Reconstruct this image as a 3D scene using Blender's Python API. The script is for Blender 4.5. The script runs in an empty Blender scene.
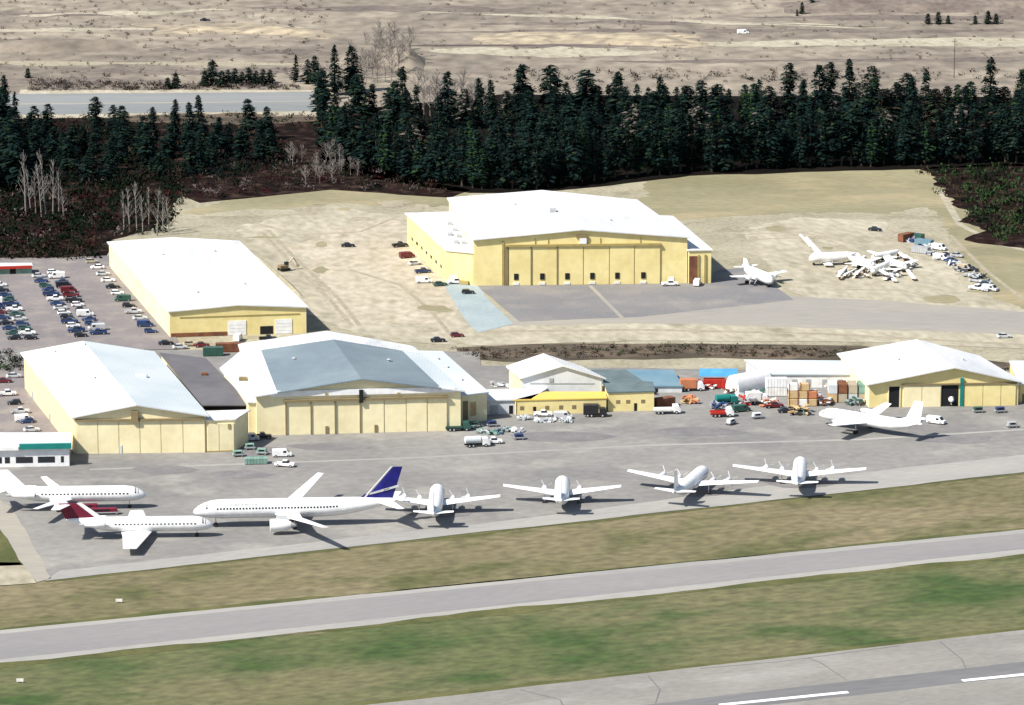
import bpy, math, random
from mathutils import Vector, Matrix, noise
R = math.radians
rng = random.Random(7)
S = bpy.context.scene
COL = S.collection

# ------------------------------------------------------------------ camera
F = 4123.0; PIT = R(13.0); H = 279.0
D0 = H / math.tan(PIT)
CAM = Vector((0, -D0, H))
W_, H_ = 1024, 705
def ray(px, py):
    v = Vector(((px - 512) / F, 1.0, -(py - 352.5) / F))
    c, s = math.cos(PIT), math.sin(PIT)
    return Vector((v.x, v.y * c + v.z * s, -v.y * s + v.z * c))
def P(px, py, z=0.0):
    d = ray(px, py); t = (z - H) / d.z
    return Vector((CAM.x + d.x * t, CAM.y + d.y * t, z))
def HT(base, top_py):
    """height of the point above ground point base that is seen at image row top_py"""
    d = ray(512, top_py); t = (base.y - CAM.y) / d.y
    return H + t * d.z
def scl(py):
    a = P(500, py); b = P(510, py); return 10 / (b.x - a.x)
cam = bpy.data.cameras.new('camera'); co = bpy.data.objects.new('camera', cam); COL.objects.link(co)
co.location = CAM; co.rotation_euler = (R(90) - PIT, 0, 0)
cam.sensor_width = 36; cam.lens = F / W_ * 36; cam.clip_end = 60000; cam.clip_start = 1
S.camera = co

# ------------------------------------------------------------------ light
EL, AZ = R(47), R(32)
trav = Vector((math.cos(EL) * math.cos(AZ), math.cos(EL) * math.sin(AZ), -math.sin(EL)))
sl = bpy.data.lights.new('sun', 'SUN'); so = bpy.data.objects.new('sun', sl); COL.objects.link(so)
sl.energy = 4.5; sl.angle = R(1.8); sl.color = (1, .955, .88)
so.rotation_euler = trav.to_track_quat('-Z', 'Y').to_euler(); so.location = (-300, -300, 400)
w = bpy.data.worlds.new('World'); S.world = w; w.use_nodes = True
nt = w.node_tree; bg = nt.nodes['Background']
sky = nt.nodes.new('ShaderNodeTexSky'); sky.sky_type = 'NISHITA'; sky.sun_disc = False
sky.sun_elevation = EL; sky.sun_rotation = math.atan2(-trav.x, -trav.y)
nt.links.new(sky.outputs[0], bg.inputs[0]); bg.inputs[1].default_value = 0.07
S.view_settings.view_transform = 'Standard'; S.view_settings.look = 'None'
S.view_settings.exposure = 0.86; S.view_settings.gamma = 1

# ------------------------------------------------------------------ materials
G = 1.75
def lin(c): 
    c /= 255.0
    return c / 12.92 if c <= .04045 else ((c + .055) / 1.055) ** 2.4
def A(r, g, b, k=1.0, cap=.86):
    return tuple(min(cap, lin(v) / G * k) for v in (r, g, b))
def mat(name, c1, c2=None, c3=None, scale=.2, rough=.8, metal=0.0, fine=None, stretch=(1, 1, 1), rot=0, bump=0, mix3=.5, spec=.3, ribs=None, finestr=.12):
    m = bpy.data.materials.new(name); m.use_nodes = True
    n = m.node_tree.nodes; l = m.node_tree.links; b = n['Principled BSDF']
    b.inputs['Roughness'].default_value = rough; b.inputs['Metallic'].default_value = metal
    b.inputs['Specular IOR Level'].default_value = spec
    tc = n.new('ShaderNodeTexCoord'); mp = n.new('ShaderNodeMapping')
    mp.inputs['Scale'].default_value = stretch; mp.inputs['Rotation'].default_value = (0, 0, rot)
    # rotate first, then stretch: TEXTURE-type mappings chained
    mp2 = n.new('ShaderNodeMapping'); mp2.inputs['Rotation'].default_value = (0, 0, -rot); mp.inputs['Rotation'].default_value = (0, 0, 0)
    l.new(tc.outputs['Object'], mp2.inputs[0]); l.new(mp2.outputs[0], mp.inputs[0])
    c2 = c2 or tuple(v * .85 for v in c1)
    def nz(sc, det, off):
        t = n.new('ShaderNodeTexNoise'); t.inputs['Scale'].default_value = sc; t.inputs['Detail'].default_value = det
        mm = n.new('ShaderNodeMapping'); mm.inputs['Location'].default_value = (off, off * 1.7, 0)
        l.new(mp.outputs[0], mm.inputs[0]); l.new(mm.outputs[0], t.inputs['Vector']); return t
    def ramp(src, a, z):
        r = n.new('ShaderNodeMapRange'); r.inputs[1].default_value = a; r.inputs[2].default_value = z
        l.new(src, r.inputs[0]); return r.outputs[0]
    def mix(f, a, bb, mode='MIX'):
        x = n.new('ShaderNodeMix'); x.data_type = 'RGBA'; x.blend_type = mode
        if isinstance(f, float): x.inputs[0].default_value = f
        else: l.new(f, x.inputs[0])
        for i, v in ((6, a), (7, bb)):
            if isinstance(v, tuple): x.inputs[i].default_value = (*v, 1)
            else: l.new(v, x.inputs[i])
        return x.outputs[2]
    out = mix(ramp(nz(scale, 5, 3).outputs[0], .38, .62), c1, c2)
    if c3: out = mix(ramp(nz(scale * 2.3, 6, 41).outputs[0], mix3, mix3 + .17), out, c3)
    if fine:
        f = nz(fine, 4, 11).outputs[0]
        g = n.new('ShaderNodeMapRange'); g.inputs[1].default_value = .3; g.inputs[2].default_value = .7
        g.inputs[3].default_value = 1 - finestr; g.inputs[4].default_value = 1 + finestr; l.new(f, g.inputs[0])
        v = n.new('ShaderNodeVectorMath'); v.operation = 'SCALE'; l.new(out, v.inputs[0]); l.new(g.outputs[0], v.inputs['Scale']); out = v.outputs[0]
    if ribs:
        wv = n.new('ShaderNodeTexWave'); wv.wave_type = 'BANDS'; wv.bands_direction = 'X' if len(ribs) < 3 else ribs[2]
        wv.inputs['Scale'].default_value = ribs[0]; l.new(tc.outputs['Object'], wv.inputs[0])
        g = n.new('ShaderNodeMapRange'); g.inputs[3].default_value = 1 - ribs[1]; g.inputs[4].default_value = 1; l.new(wv.outputs[1], g.inputs[0])
        v = n.new('ShaderNodeVectorMath'); v.operation = 'SCALE'; l.new(out, v.inputs[0]); l.new(g.outputs[0], v.inputs['Scale']); out = v.outputs[0]
    l.new(out, b.inputs['Base Color'])
    if bump:
        bp = n.new('ShaderNodeBump'); bp.inputs['Strength'].default_value = bump; bp.inputs['Distance'].default_value = .3
        l.new(nz((fine or scale * 4), 5, 5).outputs[0], bp.inputs['Height']); l.new(bp.outputs[0], b.inputs['Normal'])
    return m
M = {}
TAXI = math.atan2(*[ (P(900, 542) - P(100, 621))[i] for i in (1, 0)])
M['gravel'] = mat('gravel', A(200, 192, 166), A(180, 172, 147), A(160, 154, 126), .035, fine=.6, finestr=.2, bump=.3, mix3=.54)
M['track'] = mat('packed_gravel', A(212, 203, 180), A(196, 187, 164), A(170, 162, 138), .04, fine=.35, bump=.2, stretch=(1, .5, 1), rot=.3, mix3=.55, finestr=.2)
M['oldgrass'] = mat('old_grass', A(176, 168, 134), A(156, 150, 117), A(190, 176, 140), .02, fine=.5, bump=.3, stretch=(.5, 1, 1))
M['field'] = mat('infield_grass', A(150, 138, 106), A(126, 120, 84), A(100, 104, 60), .024, fine=.45, bump=.5, stretch=(.6, 1, 1), rot=TAXI, mix3=.52, finestr=.3)
M['greengrass'] = mat('green_grass', A(106, 114, 70), A(128, 124, 88), A(76, 98, 48), .022, fine=.45, bump=.5, stretch=(.6, 1, 1), rot=TAXI, mix3=.47, finestr=.3)
M['verge'] = mat('dark_verge', A(92, 98, 52), A(120, 118, 72), None, .08, fine=.6, bump=.4)
M['apron'] = mat('apron_asphalt', A(168, 165, 160), A(149, 147, 144), A(182, 178, 170), .03, fine=.5, rough=.9, stretch=(.7, .8, 1), rot=TAXI * .5, mix3=.54, finestr=.12)
M['shoulder'] = mat('pale_concrete', A(192, 189, 182), A(178, 176, 172), None, .05, fine=.8, finestr=.08, stretch=(.3, 1, 1), rot=TAXI)
M['taxiway'] = mat('taxiway_asphalt', A(172, 168, 166), A(160, 157, 157), None, .03, fine=.9, finestr=.07, stretch=(.25, 1.4, 1), rot=TAXI)
M['runway'] = mat('runway_concrete', A(172, 168, 160), A(158, 154, 148), A(182, 178, 172), .03, fine=.8, finestr=.1, stretch=(.5, 1, 1), rot=TAXI)
M['darkrun'] = mat('rubber_marked_asphalt', A(126, 126, 128), A(142, 141, 142), None, .04, fine=.8, finestr=.1, stretch=(.2, 1, 1), rot=TAXI)
M['pale'] = mat('bleached_sand', A(222, 210, 188), A(206, 194, 170), A(188, 176, 150), .06, fine=.35, bump=.2, stretch=(1, .6, 1), mix3=.56, finestr=.2)
M['rut'] = mat('rutted_gravel', A(194, 184, 160), A(182, 172, 148), None, .15, fine=.6, finestr=.2)
M['stain'] = mat('oil_stained_asphalt', A(138, 135, 136), A(154, 151, 151), A(146, 142, 142), .15, fine=.8, finestr=.1)
M['paint'] = mat('white_road_paint', (.84, .84, .82), (.78, .78, .76), None, .4)
M['lot'] = mat('lot_asphalt', A(160, 152, 150), A(146, 140, 140), A(172, 163, 155), .05, fine=.9, finestr=.1)
M['pad'] = mat('dark_pad', A(144, 143, 145), A(156, 153, 153), A(168, 163, 157), .03, fine=.8, finestr=.08)
M['road'] = mat('pale_road', A(178, 173, 166), A(190, 184, 170), None, .03, fine=.7, finestr=.08, stretch=(.2, 1, 1))
M['bluepave'] = mat('pale_blue_paving', A(190, 205, 206), A(176, 192, 196), None, .06, fine=.8, finestr=.08)
M['hwy'] = mat('highway_asphalt', A(152, 156, 156), A(166, 168, 168), None, .02, fine=.5, stretch=(.12, 1, 1), finestr=.08)
M['pit'] = mat('pit_gravel', A(172, 160, 143), A(146, 135, 121), A(188, 176, 156), .011, fine=.15, bump=.5, stretch=(.8, .6, 1), mix3=.52, finestr=.32)
M['cream'] = mat('cream_sand', A(215, 198, 168), A(186, 172, 148), A(165, 153, 134), .09, fine=.25, finestr=.25, stretch=(.6, 1, 1), mix3=.46)
M['pitdark'] = mat('dark_bank_soil', A(128, 116, 108), A(148, 136, 124), None, .05, fine=.3, finestr=.25)
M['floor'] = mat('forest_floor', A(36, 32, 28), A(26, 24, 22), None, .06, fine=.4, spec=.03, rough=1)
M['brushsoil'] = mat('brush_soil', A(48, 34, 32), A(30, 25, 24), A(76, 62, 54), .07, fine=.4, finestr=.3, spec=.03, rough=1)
M['ditch'] = mat('ditch_soil', A(128, 112, 94), A(96, 86, 70), A(80, 72, 58), .09, fine=.4, finestr=.3, stretch=(.3, 1, 1))
M['yellow'] = mat('yellow_cladding', (.76, .65, .31), (.70, .58, .26), None, .12, rough=.55, ribs=(.9, .10), fine=.5, finestr=.06)
M['cream_y'] = mat('cream_cladding', (.80, .72, .46), (.74, .65, .40), None, .12, rough=.55, ribs=(.9, .08), fine=.5, finestr=.06)
M['peach'] = mat('sunlit_peach_cladding', (.80, .60, .36), (.78, .64, .36), None, .1, rough=.6, ribs=(.9, .1, 'Y'))  # sunlit tone of the left-facing walls is put into this colour
M['mustard'] = mat('mustard_fascia', (.66, .46, .10), (.6, .44, .12), None, .2, rough=.6)
M['roof'] = mat('white_roof_metal', (.70, .70, .70), (.56, .575, .585), (.44, .46, .47), .05, rough=.5, ribs=(.35, .08), fine=.3, finestr=.06, stretch=(1, .3, 1), mix3=.6)
M['roofpale_shade'] = mat('pale_and_shaded_roof_metal', (.47, .52, .54), (.54, .58, .595), None, .06, rough=.5, ribs=(.35, .06))  # pale blue roofs, and painted shade on right-hand roof slopes
M['roofblue'] = mat('blue_grey_roof', A(154, 170, 178), A(140, 156, 166), None, .04, rough=.6, fine=.25, finestr=.06, ribs=(.35, .05))
M['roofdark'] = mat('dark_roof', A(120, 118, 122), A(132, 129, 132), None, .07, rough=.7, fine=.3, finestr=.08)
M['teal'] = mat('teal_metal', (.012, .19, .17), None, None, .3, rough=.5)
M['bluetarp'] = mat('blue_fabric', (.05, .22, .50), (.07, .27, .55), None, .3)
M['roofsky'] = mat('sky_blue_roof', A(120, 160, 180), A(140, 172, 188), None, .1)
M['trim'] = mat('brown_trim', (.22, .17, .09), None, None, .5)
M['ytrim'] = mat('olive_trim', (.34, .27, .10), None, None, .5)
M['white'] = mat('white_paint', (.80, .80, .80), (.70, .70, .70), None, .6, rough=.35, spec=.5)
M['offwhite'] = mat('weathered_white', (.76, .76, .73), (.62, .60, .56), None, .5, rough=.5)
M['grey'] = mat('grey_metal', (.36, .37, .38), None, None, .5, rough=.5)
M['lgrey'] = mat('light_grey_metal', (.58, .60, .61), (.5, .52, .53), None, .3, rough=.5)
M['dark'] = mat('dark_opening', (.012, .012, .014), None, None, .5, rough=.9)
M['glass'] = mat('dark_glass', (.02, .025, .03), None, None, .5, rough=.12, spec=.5)
M['tyre'] = mat('tyre_rubber', (.02, .02, .02), None, None, .5, rough=.9)
M['navy'] = mat('navy_paint', (.010, .010, .13), (.014, .014, .17), None, .5, rough=.4)
M['maroon'] = mat('maroon_paint', (.15, .012, .03), (.12, .01, .03), None, .5, rough=.5)
M['red'] = mat('red_paint', (.42, .03, .02), (.36, .03, .02), None, .5, rough=.45)
M['orange'] = mat('orange_paint', (.50, .19, .09), (.42, .15, .07), None, .5, rough=.5)
M['brown'] = mat('brown_rust', (.20, .08, .04), (.12, .05, .03), None, .5)
M['tan'] = mat('tan_crate_wood', (.52, .38, .20), (.42, .28, .14), None, .5)
M['green'] = mat('faded_green_paint', (.20, .32, .27), (.13, .23, .19), None, .5)
M['black'] = mat('black_paint', (.015, .015, .02), None, None, .5, rough=.3, spec=.5)
M['dblue'] = mat('dark_blue_paint', (.025, .05, .14), None, None, .5, rough=.3, spec=.5)
M['silver'] = mat('silver_paint', (.50, .51, .52), None, None, .5, rough=.3, spec=.5)
M['gold'] = mat('beige_paint', (.42, .36, .26), None, None, .5, rough=.3, spec=.5)
M['dgreen'] = mat('dark_green_paint', (.03, .09, .07), None, None, .5, rough=.3, spec=.5)
M['dred'] = mat('dark_red_paint', (.13, .015, .02), None, None, .5, rough=.3, spec=.5)
M['bark'] = mat('bark', (.09, .065, .045), (.06, .045, .03), None, 1.5)
M['birch'] = mat('pale_bark', (.22, .205, .19), (.16, .145, .13), None, 1.0)
M['greybark'] = mat('grey_twigs', (.24, .21, .19), (.18, .16, .14), None, 1.0)
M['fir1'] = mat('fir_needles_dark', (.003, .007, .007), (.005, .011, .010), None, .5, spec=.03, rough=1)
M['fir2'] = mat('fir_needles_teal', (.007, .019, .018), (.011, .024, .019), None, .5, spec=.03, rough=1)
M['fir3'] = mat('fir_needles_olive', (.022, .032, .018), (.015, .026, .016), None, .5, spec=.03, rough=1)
M['leaf_red'] = mat('red_twigs', (.040, .010, .012), (.026, .008, .010), None, .5, spec=.03, rough=1)
M['leaf_brown'] = mat('brown_twigs', (.050, .034, .026), (.034, .024, .019), None, .5, spec=.03, rough=1)
M['leaf_dark'] = mat('dark_leaves', (.005, .010, .006), (.009, .016, .008), None, .5, spec=.03, rough=1)
M['leaf_green'] = mat('green_leaves', (.028, .055, .020), (.020, .042, .016), None, .5, spec=.03, rough=1)
M['leaf_grey'] = mat('grey_stems', (.13, .11, .10), (.10, .085, .08), None, .5, spec=.03, rough=1)

# ------------------------------------------------------------------ mesh helpers
class MB:
    def __init__(s): s.v = []; s.f = []; s.mi = []; s.cur = 0
    def add(s, vs, fs):
        k = len(s.v); s.v += [tuple(v) for v in vs]; s.f += [tuple(i + k for i in f) for f in fs]; s.mi += [s.cur] * len(fs); return s
    def hexa(s, b, t):
        n = len(b)
        return s.add(list(b) + list(t), [tuple(range(n - 1, -1, -1)), tuple(range(n, 2 * n))] + [(i, (i + 1) % n, n + (i + 1) % n, n + i) for i in range(n)])
    def box(s, x0, x1, y0, y1, z0, z1, ch=0):
        if ch:
            def rg(i, z): return [(x0 + i, y0, z), (x1 - i, y0, z), (x1, y0 + i, z), (x1, y1 - i, z), (x1 - i, y1, z), (x0 + i, y1, z), (x0, y1 - i, z), (x0, y0 + i, z)]
            return s.loft([rg(ch, z0), rg(ch, z1 - ch), [(x0 + (x - x0) * 1 + (ch if x < (x0 + x1) / 2 else -ch), y + (ch if y < (y0 + y1) / 2 else -ch), z1) for x, y, z in rg(ch, z1)]])
        return s.hexa([(x0, y0, z0), (x1, y0, z0), (x1, y1, z0), (x0, y1, z0)], [(x0, y0, z1), (x1, y0, z1), (x1, y1, z1), (x0, y1, z1)])
    def loft(s, rings, caps=True):
        n = len(rings[0]); vs = [p for r in rings for p in r]; fs = []
        for a in range(len(rings) - 1):
            for i in range(n):
                j = (i + 1) % n
                fs.append((a * n + i, a * n + j, (a + 1) * n + j, (a + 1) * n + i))
        if caps: fs += [tuple(range(n - 1, -1, -1)), tuple((len(rings) - 1) * n + i for i in range(n))]
        return s.add(vs, fs)
    def tube(s, a, b, r0, r1=None, n=8):
        a, b = Vector(a), Vector(b); r1 = r0 if r1 is None else r1
        d = (b - a).normalized(); u = d.orthogonal().normalized(); v = d.cross(u)
        return s.loft([[a + (u * math.cos(t) + v * math.sin(t)) * r0 for t in [2 * math.pi * i / n for i in range(n)]],
                       [b + (u * math.cos(t) + v * math.sin(t)) * r1 for t in [2 * math.pi * i / n for i in range(n)]]])
    def lathe_x(s, pts, cy, cz, n=14):
        return s.loft([[(x, cy + r * math.cos(2 * math.pi * i / n), cz + r * math.sin(2 * math.pi * i / n)) for i in range(n)] for x, r in pts])
    def mesh(s, name, mats, smooth=False):
        me = bpy.data.meshes.new(name); me.from_pydata(s.v, [], s.f)
        for m_ in (mats if isinstance(mats, (list, tuple)) else [mats]): me.materials.append(m_)
        me.polygons.foreach_set('material_index', s.mi)
        import bmesh
        bm = bmesh.new(); bm.from_mesh(me); 
        if len(s.f) < 3000: bmesh.ops.recalc_face_normals(bm, faces=bm.faces)
        bm.to_mesh(me); bm.free()
        if smooth:
            me.shade_smooth() if hasattr(me, 'shade_smooth') else None
            me.set_sharp_from_angle(angle=R(38))
        me.update(); return me
    def build(s, name, m, parent=None, world=False, smooth=False):
        if world and parent:
            o_ = parent.location
            s.v = [(x - o_.x, y - o_.y, z - o_.z) for x, y, z in s.v]
        o = bpy.data.objects.new(name, s.mesh(name, m, smooth)); COL.objects.link(o)
        if parent: o.parent = parent
        return o
def tag(o, label, cat, group=None, kind=None):
    if label: o['label'] = label
    if cat: o['category'] = cat
    if group: o['group'] = group
    if kind: o['kind'] = kind
    return o
def empty(name, loc, rz=0):
    o = bpy.data.objects.new(name, None); COL.objects.link(o); o.location = loc; o.rotation_euler = (0, 0, rz); o.empty_display_size = .5; return o
def copy_tree(o, parent=None):
    c = o.copy(); COL.objects.link(c); c.parent = parent
    for ch in list(KIDS.get(o.name, [])) : copy_tree(ch, c)
    return c
KIDS = {}
def freeze(root):
    """remember the children of a prototype so that copying it stays quick"""
    ch = [o for o in COL.objects if o.parent == root]
    KIDS[root.name] = ch
    for c in ch: KIDS[c.name] = [o for o in COL.objects if o.parent == c]

# ------------------------------------------------------------------ ground
def struct(o): o['kind'] = 'structure'; return o
def sheet(name, px, lvl, m, jit=0.0, step=6.0, world=False, kind='structure', seed=0):
    pts = [Vector(p) if world else P(*p) for p in px]
    out = []
    for i, a in enumerate(pts):
        b = pts[(i + 1) % len(pts)]; d = b - a; L = d.length; n = max(1, int(L / step)) if jit else 1
        nn = Vector((-d.y, d.x, 0)).normalized() if L > 0 else Vector((0, 0, 0))
        for k in range(n):
            q = a + d * (k / n)
            if jit:
                j = noise.noise(Vector((q.x * .05 + seed, q.y * .05, 3.3))) * jit + noise.noise(Vector((q.x * .25, q.y * .25, seed))) * jit * .5
                q = q + nn * j
            out.append((q.x, q.y, 0.02 * lvl))
    me = bpy.data.meshes.new(name); me.from_pydata(out, [], [tuple(range(len(out)))])
    me.materials.append(m)
    import bmesh
    bm = bmesh.new(); bm.from_mesh(me); bm.normal_update()
    for f in bm.faces:
        if f.normal.z < 0: f.normal_flip()
    bmesh.ops.triangulate(bm, faces=bm.faces)
    bm.to_mesh(me); bm.free()
    o = bpy.data.objects.new(name, me); COL.objects.link(o); o['kind'] = kind
    return o
g = MB()
E = 25000; g.add([(-E, -E, 0), (E, -E, 0), (E, E, 0), (-E, E, 0)], [(0, 1, 2, 3)])
struct(g.build('ground', M['gravel']))
sheet('gravel_pit_ground', [(-400, 124), (330, 124), (1400, 150), (1500, -60), (-500, -60)], 1, M['pit'], 3)
sheet('old_grass_field', [(640, 224), (655, 160), (930, 160), (945, 200), (890, 216), (800, 212), (700, 217)], 1, M['oldgrass'], 6, 3)
sheet('old_grass_strip', [(180, 213), (300, 180), (470, 180), (470, 206), (330, 204), (200, 214)], 1, M['oldgrass'], 6, 3, seed=3)
sheet('grass_bank', [(930, 160), (1200, 160), (1200, 345), (1024, 330), (985, 290), (955, 250), (930, 215)], 2, M['oldgrass'], 6, 3, seed=5)
sheet('gravel_yard', [(240, 225), (330, 208), (405, 214), (470, 290), (505, 335), (455, 345), (350, 338), (290, 300)], 3, M['track'], 6, 3, seed=2)
sheet('sand_patch', [(300, 250), (345, 222), (400, 220), (430, 262), (452, 300), (450, 326), (400, 322), (340, 318), (318, 290)], 3.3, M['pale'], 6, 3, seed=7)
sheet('gravel_yard', [(735, 232), (800, 218), (880, 222), (930, 250), (990, 300), (1100, 325), (1100, 335), (800, 300), (760, 262)], 3, M['track'], 6, 3, seed=9)
sheet('gravel_road', [(470, 325), (640, 320), (820, 327), (1100, 338), (1100, 352), (860, 342), (640, 341), (470, 346), (440, 340)], 4, M['track'], 1.2, seed=4)
sheet('access_road', [(470, 318), (560, 312), (790, 296), (900, 302), (1100, 318), (1100, 337), (820, 328), (640, 323), (470, 327)], 5, M['road'], 1.2, seed=6)
sheet('hangar_pad', [(474, 284), (690, 282), (720, 270), (748, 268), (794, 300), (640, 317), (520, 322)], 6, M['pad'], .5, seed=8)
sheet('paved_path', [(441, 279), (474, 283), (512, 324), (478, 333), (455, 305)], 7, M['bluepave'], 1.2, seed=11)
sheet('ditch', [(456, 348), (560, 344), (700, 344), (860, 346), (1100, 374), (1100, 390), (1018, 370), (860, 361), (700, 358), (500, 362), (455, 358)], 6, M['ditch'], 1.5, seed=12)
sheet('infield', [(-500, 560), (45, 560), (1500, 420), (1600, 900), (-700, 1000)], 1, M['field'])
sheet('green_infield', [(-500, 715), (1500, 506), (1600, 800), (-700, 1000)], 2, M['greengrass'], 4)
sheet('apron', [(45, 581), (1400, 431), (1400, 420), (1100, 380), (860, 372), (480, 366), (480, 352), (-400, 348), (-400, 480), (0, 500), (8, 510)], 7, M['apron'], .6, seed=1)
sheet('apron_edge', [(45, 581), (1400, 431), (1400, 411), (860, 474), (500, 522), (60, 571)], 8, M['shoulder'], 1.0, seed=14)
sheet('perimeter_road', [(-400, 470), (0, 503), (10, 506), (52, 579), (36, 583), (-2, 527), (-400, 500)], 8, M['road'], .8, seed=15)
sheet('grass_corner', [(-400, 510), (-2, 527), (24, 566), (-400, 580)], 9, M['verge'], 1)
sheet('dirt_strip', [(-400, 560), (20, 563), (36, 583), (-400, 612)], 9, M['track'], 1, seed=4)
def band(name, f0, f1, lvl, m, jit=0, x0=-300, x1=1400, seed=0):
    return sheet(name, [(x0, f0(x0)), (x1, f0(x1)), (x1, f1(x1)), (x0, f1(x0))], lvl, m, jit, seed=seed)
T0 = lambda x: 631 - .0986 * x
T1 = lambda x: 664 - .1078 * x
band('taxiway_shoulder', lambda x: T0(x) - .5, lambda x: T1(x) + 1.2, 3, M['shoulder'], .5)
band('taxiway', lambda x: T0(x) + 3.2, lambda x: T1(x) - 4.5, 4, M['taxiway'])
band('verge', lambda x: T1(x) + .3, lambda x: T1(x) + 4, 3.5, M['verge'], 2.2, seed=2)
band('verge', lambda x: T0(x) - 2.5, lambda x: T0(x) + .5, 2.5, M['verge'], 2.2, seed=8)
band('verge', lambda x: 587.5 - .111 * x, lambda x: 584.5 - .111 * x, 3.4, M['verge'], 1.4, 45, 1400, seed=5)
RW = lambda x: 705 - .1147 * (x - 370)
band('verge', lambda x: RW(x) - 3, lambda x: RW(x) + 1, 3.5, M['verge'], 1.2, seed=7)
band('runway', RW, lambda x: RW(x) + 130, 4, M['runway'], .3)
sheet('runway_wear', [(780, 690), (1400, 618), (1400, 636), (700, 712), (560, 730), (560, 714)], 5, M['darkrun'], .8, seed=3)
# centre line dashes: all 36 m long with 24 m gaps
a0, a1 = P(720, 706), P(848, 692.5)
dr = (P(1024, 676) - P(720, 706.5)).normalized(); nr = Vector((-dr.y, dr.x, 0))
L = (a1 - a0).length
for k in range(-4, 5):
    s = P(848, 692.5) + dr * (k * (L + 27.5)) - dr * L; e = s + dr * L
    o = sheet('centre_line_dash', [s - nr * .75, e - nr * .75, e + nr * .75, s + nr * .75], 6, M['paint'], world=True)
# sealed cracks, worn tracks and stains on the pavements
def line(name, pts, w_, lvl, m):
    q = [P(*p) for p in pts]; out = []; back = []
    for i, a in enumerate(q):
        d = (q[min(i + 1, len(q) - 1)] - q[max(i - 1, 0)]); n = Vector((-d.y, d.x, 0)).normalized() * w_ / 2
        out.append(a + n); back.append(a - n)
    return sheet(name, out + back[::-1], lvl, m, world=True)
for pts in ([(648, 676), (660, 690), (655, 705)], [(808, 658), (822, 664), (846, 680)], [(940, 642), (962, 660), (968, 674)], [(520, 690), (560, 700), (566, 712)], [(700, 669), (780, 662), (900, 646)]): line('sealed_crack', pts, .28, 5.5, M['darkrun'])
line('pad_joint', [(590, 286), (604, 300), (622, 318)], 1.3, 6.5, M['road'])
for pts in ([(90, 470), (200, 466), (420, 458), (640, 446), (860, 440), (1024, 430)],): line('worn_track', pts, 1.6, 7.5, M['shoulder'])
for x, y, a_, b_ in [(255, 452, 9, 6), (165, 470, 8, 5), (560, 500, 9, 5), (437, 513, 9, 5), (692, 493, 9, 5), (799, 484, 9, 5), (560, 437, 14, 6), (870, 425, 12, 5), (700, 432, 12, 5), (330, 447, 12, 4), (240, 475, 8, 5), (960, 440, 10, 5)]:
    c = P(x, y); sheet('oil_stain', [c + Vector((math.cos(k * .7) * a_ * (1 + .2 * math.sin(k * 3 + x)), math.sin(k * .7) * b_, 0)) for k in range(9)], 8.6, M['stain'], .8, 2.5, world=True, seed=x * .1)
for k, pts in enumerate([[(262, 232), (290, 262), (330, 300), (352, 326)], [(268, 230), (297, 260), (338, 298), (360, 326)], [(250, 222), (300, 235), (360, 232), (400, 216)], [(455, 340), (430, 310), (400, 285), (350, 270)], [(735, 235), (800, 232), (860, 245), (900, 232)], [(740, 240), (800, 238), (850, 250)], [(830, 290), (900, 290), (960, 305)], [(950, 235), (985, 270), (1024, 300)], [(940, 190), (960, 225), (1000, 245), (1060, 258)], [(480, 332), (640, 330), (820, 334), (1024, 345)]]):
    line('wheel_rut', pts, 1.5 if k < 8 else 2.6, 3.5 + .05 * k if k < 9 else 4.5, M['rut'] if k not in (8,) else M['track'])
rq = random.Random(31)
for k in range(26):
    x, y = rq.choice([(rq.uniform(260, 460), rq.uniform(225, 335)), (rq.uniform(740, 1000), rq.uniform(225, 300)), (rq.uniform(240, 440), rq.uniform(200, 222))])
    c = P(x, y); a_, b_ = rq.uniform(2, 8), rq.uniform(2, 6)
    sheet('weedy_patch', [c + Vector((math.cos(j * .7) * a_ * rq.uniform(.7, 1.2), math.sin(j * .7) * b_ * rq.uniform(.7, 1.2), 0)) for j in range(9)], 3.6 + .02 * k, M['rut'] if k % 2 else M['oldgrass'], 1.2, 1.5, world=True, seed=k)
# highway in the back
sheet('highway_verge', [(20, 90), (312, 90), (318, 116), (20, 118)], 3, M['track'], 2)
sheet('highway', [(-400, 97), (25, 94), (312, 92), (318, 111), (20, 115), (-400, 118)], 4, M['hwy'], .6)
sheet('median', [(20, 103.7), (316, 100.9), (316, 102.0), (20, 104.8)], 5, M['road'], .6)
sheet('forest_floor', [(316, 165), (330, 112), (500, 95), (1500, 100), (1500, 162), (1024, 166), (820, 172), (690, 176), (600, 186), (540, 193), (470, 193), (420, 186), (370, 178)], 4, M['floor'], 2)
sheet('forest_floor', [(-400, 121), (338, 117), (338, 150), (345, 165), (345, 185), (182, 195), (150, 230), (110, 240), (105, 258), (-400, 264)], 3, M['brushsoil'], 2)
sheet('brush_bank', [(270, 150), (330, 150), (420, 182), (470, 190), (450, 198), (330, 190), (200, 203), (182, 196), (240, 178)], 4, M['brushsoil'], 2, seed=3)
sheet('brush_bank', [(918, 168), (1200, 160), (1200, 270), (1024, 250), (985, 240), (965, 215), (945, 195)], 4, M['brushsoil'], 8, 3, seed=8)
# parking lots
sheet('parking_lot', [(-400, 262), (60, 258), (108, 256), (140, 290), (178, 342), (178, 350), (-400, 352)], 8, M['lot'], .8)
sheet('parking_lot', [(-400, 366), (22, 366), (28, 398), (76, 440), (-400, 440)], 8.5, M['lot'], .8, seed=5)

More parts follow.
